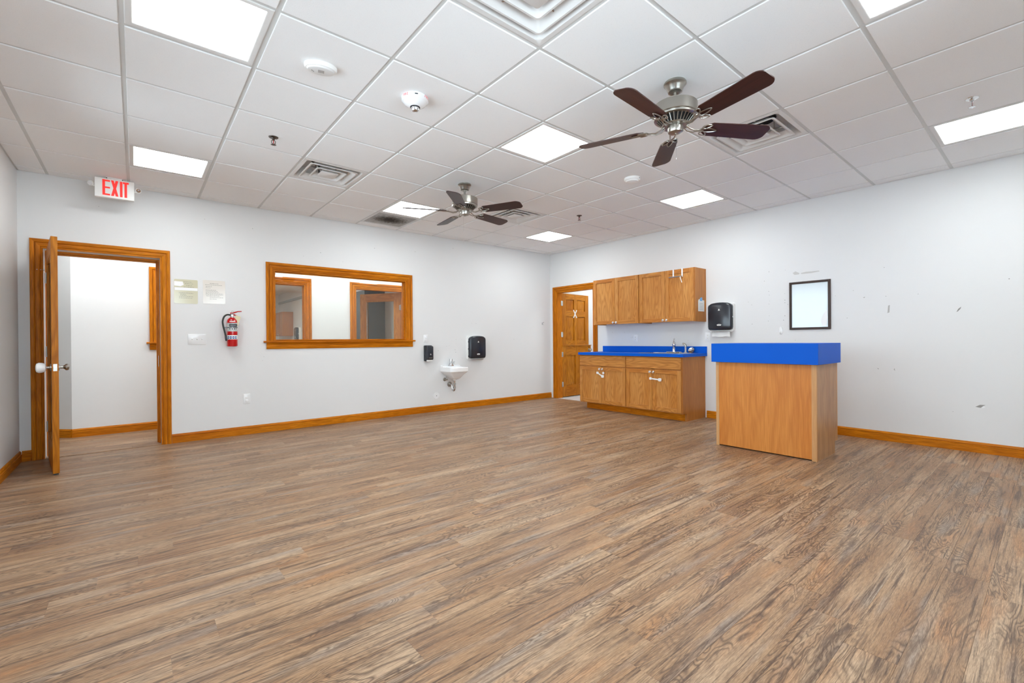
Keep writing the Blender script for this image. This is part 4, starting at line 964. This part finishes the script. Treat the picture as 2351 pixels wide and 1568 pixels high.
# wall cabinets
UD = .305; UZ0, UZ1 = 1.36, 2.105
def wall_cab(lab, yl, yr, right_end):
    t = thing('wall_cabinet', lab, 'cabinet', (XB, (yl+yr)/2, UZ0), WB, 'oak wall cabinets'); h = (yl-yr)/2-.0008; Z = UZ1-UZ0
    B = MB(); B.box(-h, -h+.018, -UD, -.002, 0, Z); B.box(h-.018, h, -UD, -.002, 0, Z); B.box(-h+.018, h-.018, -UD, -.002, .02, .036); B.box(-h+.018, h-.018, -UD, -.002, Z-.018, Z); B.box(-h+.018, h-.018, -.01, -.002, .036, Z-.018); B.box(-.02, .02, -UD, -UD+.018, .036, Z-.018)
    if right_end: B.box(h-.0005, h+.004, -UD+.004, -.02, 0, Z); B.box(h-.0005, h+.007, -.02, -.002, 0, Z)
    B.build('carcass', 'oak_side_v', t)
    shaker(t, -h+.006, -.002, .003, Z-.003, -UD-.0005, kn=(-.028, .03)); shaker(t, .002, h-.006, .003, Z-.003, -UD-.0005, kn=(.030, .03))
    return t
wall_cab('left oak wall cabinet overlapping the half-door casing', 4.972, 4.078, False)
wall_cab('right oak wall cabinet with towel bar and note on its side', 4.078, 3.188, True)
t = thing('towel_bar', 'steel over-door towel bar hooked on right wall cabinet', 'towel bar', (XB-UD-.0205, 3.42, UZ1), WB)
for x in (-.075, .060): MB().box(x-.010, x+.010, -.0035, -.0015, -.118, .003).box(x-.010, x+.010, -.0035, .022, .001, .003).box(x-.010, x+.010, -.034, -.0015, -.118, -.115).build('strap_hook', 'white_gloss', t)
m = MB().cyl((-.125, -.036, -.112), (.075, -.036, -.112), .009, n=12); m.build('bar', 'steel', t)
m = MB().tube(smooth([(.055, -.045, -.112), (.060, -.047, -.14), (.072, -.047, -.175), (.078, -.046, -.20)]), [.006]*12+[.003], 8) if False else MB().tube(smooth([(.055, -.046, -.118), (.060, -.047, -.14), (.072, -.047, -.175), (.078, -.046, -.20)]), .005, 8)
m.build('cloth_tail', 'towel_paper', t)
m = MB(); m.X = None; yn = 3.188-.0052
t = thing('paper_note', 'small white note with blue tab taped to cabinet side', 'note', (XB-.14, yn, 1.60))
MB().prism([(-.085, -.10), (.083, -.10), (.085, .055), (.03, .06), (-.065, .068), (-.083, .045)], -.0012, -.0002).build('sheet', 'white_print', t)
MB().prism([(-.04, .045), (.026, .045), (.032, .086), (.010, .100), (-.016, .086), (-.036, .09)], -.0018, -.0012).build('blue_tab', 'note_blue', t)
m = MB()
for z in (-.07, -.05, -.03, -.01, .01): m.box(-.05, .05, -.0017, -.0012, z-.0015, z+.0015)
o = m.build('print_lines', 'grey_print', t); o['kind'] = 'stuff'
plate('wall_outlet', 'white outlet between countertop and wall cabinets', 0, 0, .074, .118, outlet=1, loc=(XB, 4.364, 1.134), parent_rot=WB)
plate('wall_outlet', 'white outlet just below the towel dispenser beside the cabinets', 0, 0, .074, .122, outlet=1, loc=(XB, 3.163, 1.148), parent_rot=WB)

# ================================================================== DESK  (faces the room; local x = -Y, y = +X)
t = thing('reception_desk', 'free-standing oak desk with thick blue laminate top', 'desk', (4.70, 1.843, 0), WB)
hw = .458; D = .60
MB().box(-hw+.030, hw-.040, 0.003, .020, .012, .872).build('front_panel', 'desk_v', t)
MB().box(-hw, -hw+.030, 0, .024, 0, .872).build('corner_post', 'desk_edge', t); MB().box(hw-.040, hw, 0, .024, 0, .872).build('corner_post', 'desk_edge', t)
for s_ in (-1, 1):
    xa, xb = (hw-.019, hw-.0005) if s_ > 0 else (-hw+.0005, -hw+.019)
    m = MB(); m.box(xa, xb, .024, .515, 0, .872); m.box(xa, xb, .515, D-.02, .115, .872); m.build('side_panel', 'desk_side_v', t)
    MB().box(xa-.012*(s_ > 0), xb+.012*(s_ < 0), D-.02, D, .115, .872).build('face_stile', 'desk_edge', t)
m = MB().box(-hw+.02, hw-.02, .50, .515, 0, .115); m.build('toe_kick', 'desk_side_v', t)
for a, b in ((-hw+.035, -.002), (.002, hw-.035)):
    o = MB().box(a, b, D, D+.018, .12, .865).build('cabinet_door', 'desk_v', t)
m = MB().box(-hw+.02, hw-.02, .024, D-.02, .115, .133); m.build('bottom_shelf', 'desk_side_v', t)
MB().box(-hw-.028, hw+.026, -.042, D+.012, .874, 1.066).build('blue_top', 'blue_laminate', t, bevel=.0015)

# framed board and oval hook on the right wall
t = thing('framed_board', 'dark-framed blank white board on right wall above desk', 'board', (XB, 1.900, 1.509), WB)
a, b = .216, .291; fp = [(0, -.006), (0, -.014), (.006, -.020), (.018, -.022), (.026, -.018), (.028, -.004)]
m = MB()
def FL(tt, y_): return [(-a+tt, y_, -b+tt), (a-tt, y_, -b+tt), (a-tt, y_, b-tt), (-a+tt, y_, b-tt)]
m.rings([FL(0, -.0005)]+[FL(*p) for p in fp], cap=False); m.build('frame', 'frame_dark', t)
MB().rings([FL(.026, -.001), FL(.026, -.010)]).build('panel', 'board_white', t)
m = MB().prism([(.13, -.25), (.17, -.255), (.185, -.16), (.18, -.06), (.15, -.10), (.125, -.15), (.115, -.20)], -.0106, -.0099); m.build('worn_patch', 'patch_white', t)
o = MB().rings([[(x_*s_, y_, z_*s_) for x_, z_ in [(.021*math.cos(2*math.pi*i/20), .050*math.sin(2*math.pi*i/20)) for i in range(20)]] for y_, s_ in ((0, 1), (-.004, 1), (-.007, .8))]).build('backplate', 'white_gloss')
t = thing('adhesive_hook', 'small oval white adhesive hook left of framed board', 'hook', (XB, 2.217, 1.212), WB); o.parent = t
MB().tube(smooth([(0, -.006, -.005), (0, -.012, -.03), (0, -.026, -.036), (0, -.030, -.02)]), .006, 8).build('prong', 'white_gloss', t)

# ================================================================== WEAR ON THE WALLS
rg = random.Random(4)
def holes(parent, pts, fn):
    m = MB()
    for x, y in pts:
        p = fn(x, y); r_ = rg.uniform(.0022, .0048)
        m.lathe([(r_, 0), (r_, -.0006), (r_*.5, -.0009)], (p[0], p[1], p[2]), n=8, axis='y')
    return m
A_ = [(1025, 795), (1031, 793.5), (1047, 779), (1060, 779), (1047, 789.5), (1061, 822), (1045, 803), (1046, 808.5), (1006, 805), (1083, 742), (1093, 742.5), (606, 819), (603, 828), (697, 588), (787, 601), (736, 580), (953, 578), (1040, 570), (1180, 779), (227, 474), (470, 503), (580, 525), (860, 570), (1150, 560)]
m = holes(wall_far, A_, lambda x, y: (onY(x, y, YA).x, YA, onY(x, y, YA).z)); o = m.build('nail_holes', 'scuff_grey', wall_far); o['kind'] = 'stuff'
B_ = [(1765.5, 624), (1803, 620), (1755, 645.5), (1765, 669), (1766, 677.5), (1767, 691), (1765.5, 698), (1801.5, 674), (1802, 689), (1802, 695), (1809, 699), (1766, 725), (1802, 725), (1764, 737), (1799, 735), (1727, 744), (1726, 700), (1718, 693.5), (1406, 763), (1434, 763), (1429, 778), (1449, 775), (1452, 774), (1580, 781), (1918, 679), (1945, 730), (2108, 675), (2034, 680), (2030, 614), (1959, 667), (2317, 640), (2188, 945), (1826, 781)]
m = MB()
for x, y in B_:
    p = onX(x, y, XB); r_ = rg.uniform(.0022, .0045); m.lathe([(r_, 0), (r_, -.0006), (r_*.5, -.0009)], (p.x, p.y, p.z), n=8, axis='x')
o = m.build('nail_holes', 'scuff_grey', wall_right); o['kind'] = 'stuff'
def scuff(pts, mat, lab, e=.0008):
    P = [onX(x, y, XB) for x, y in pts]; n = len(P); m = MB()
    m.add([(XB-e, p.y, p.z) for p in P]+[(XB, p.y, p.z) for p in P], [tuple(range(n))]+[(i, (i+1) % n, n+(i+1) % n, n+i) for i in range(n)])
    m.build('scuff', mat, wall_right, label=lab)
scuff([(2239, 934), (2250, 929.5), (2263, 930), (2258, 932), (2252, 936)], 'scuff_grey', 'torn grey gouge')
scuff([(2252, 936), (2258, 932), (2262, 935), (2256, 937)], 'patch_white', 'torn paint flap', .002)
scuff([(2196, 716), (2200, 709), (2207, 704), (2205, 709), (2199, 715)], 'scuff_grey', 'grey scrape')
scuff([(2037.5, 719), (2039, 702), (2043, 700), (2042, 717)], 'scuff_mid', 'vertical smear')
scuff([(1820, 627), (1826, 623), (1836, 627), (1834, 630), (1824, 631)], 'scuff_pale', 'faint smudge')
scuff([(1838, 627), (1850, 624), (1862, 623), (1880, 621), (1882, 623), (1862, 627), (1840, 629)], 'scuff_pale', 'faint smudge')
scuff([(2013, 845), (2018, 846), (2017, 848)], 'scuff_mid', 'small nick'); scuff([(2052, 848), (2054, 845), (2055, 852)], 'scuff_mid', 'small nick'); scuff([(1981, 683), (1986, 681), (1985, 684)], 'scuff_mid', 'small nick')

# ================================================================== ROOM BEYOND THE CORRIDOR
t = thing('wall_cabinet', 'greyish wall cabinet in the far room, seen through both windows', 'cabinet', (3.90, 16.15, 1.325), WB, 'oak wall cabinets')
MB().box(-.455, .455, -.305, -.002, 0, .765).build('carcass', 'oak_side_v', t)
shaker(t, -.452, -.0015, .003, .762, -.3055, kn=(-.03, .04)); shaker(t, .0015, .452, .003, .762, -.3055, kn=(.03, .04))
towel('dark towel dispenser in the far room, seen through both windows', (3.90, 15.02, 1.18), WB, False, False)
MB_ = MB().box(3.86, 3.899, 9.0, 17.5, 2.44, 2.51); tag(MB_.build('trim_4', 'grey_band'), 'grey trim band high on the wall of the far room', 'trim', kind='structure')
t = thing('tall_cabinet', 'dark grey tall cabinet behind the glazed door across the corridor', 'cabinet', (3.895, 9.45, 0), WB)
MB().box(-.73, .73, -.40, 0, .06, 2.14).build('carcass', 'dark_cabinet', t); MB().box(-.70, .70, -.38, -.02, 0, .06).build('plinth', 'void_black', t)
for a, b in ((-.725, -.003), (.003, .725)):
    o = MB().box(a, b, -.418, -.401, .07, 2.13).build('cabinet_door', 'dark_cabinet', t); MB().cyl((.03 if a > 0 else -.03, -.44, .95), (.03 if a > 0 else -.03, -.44, 1.1), .006, n=8).build('handle', 'steel', o)
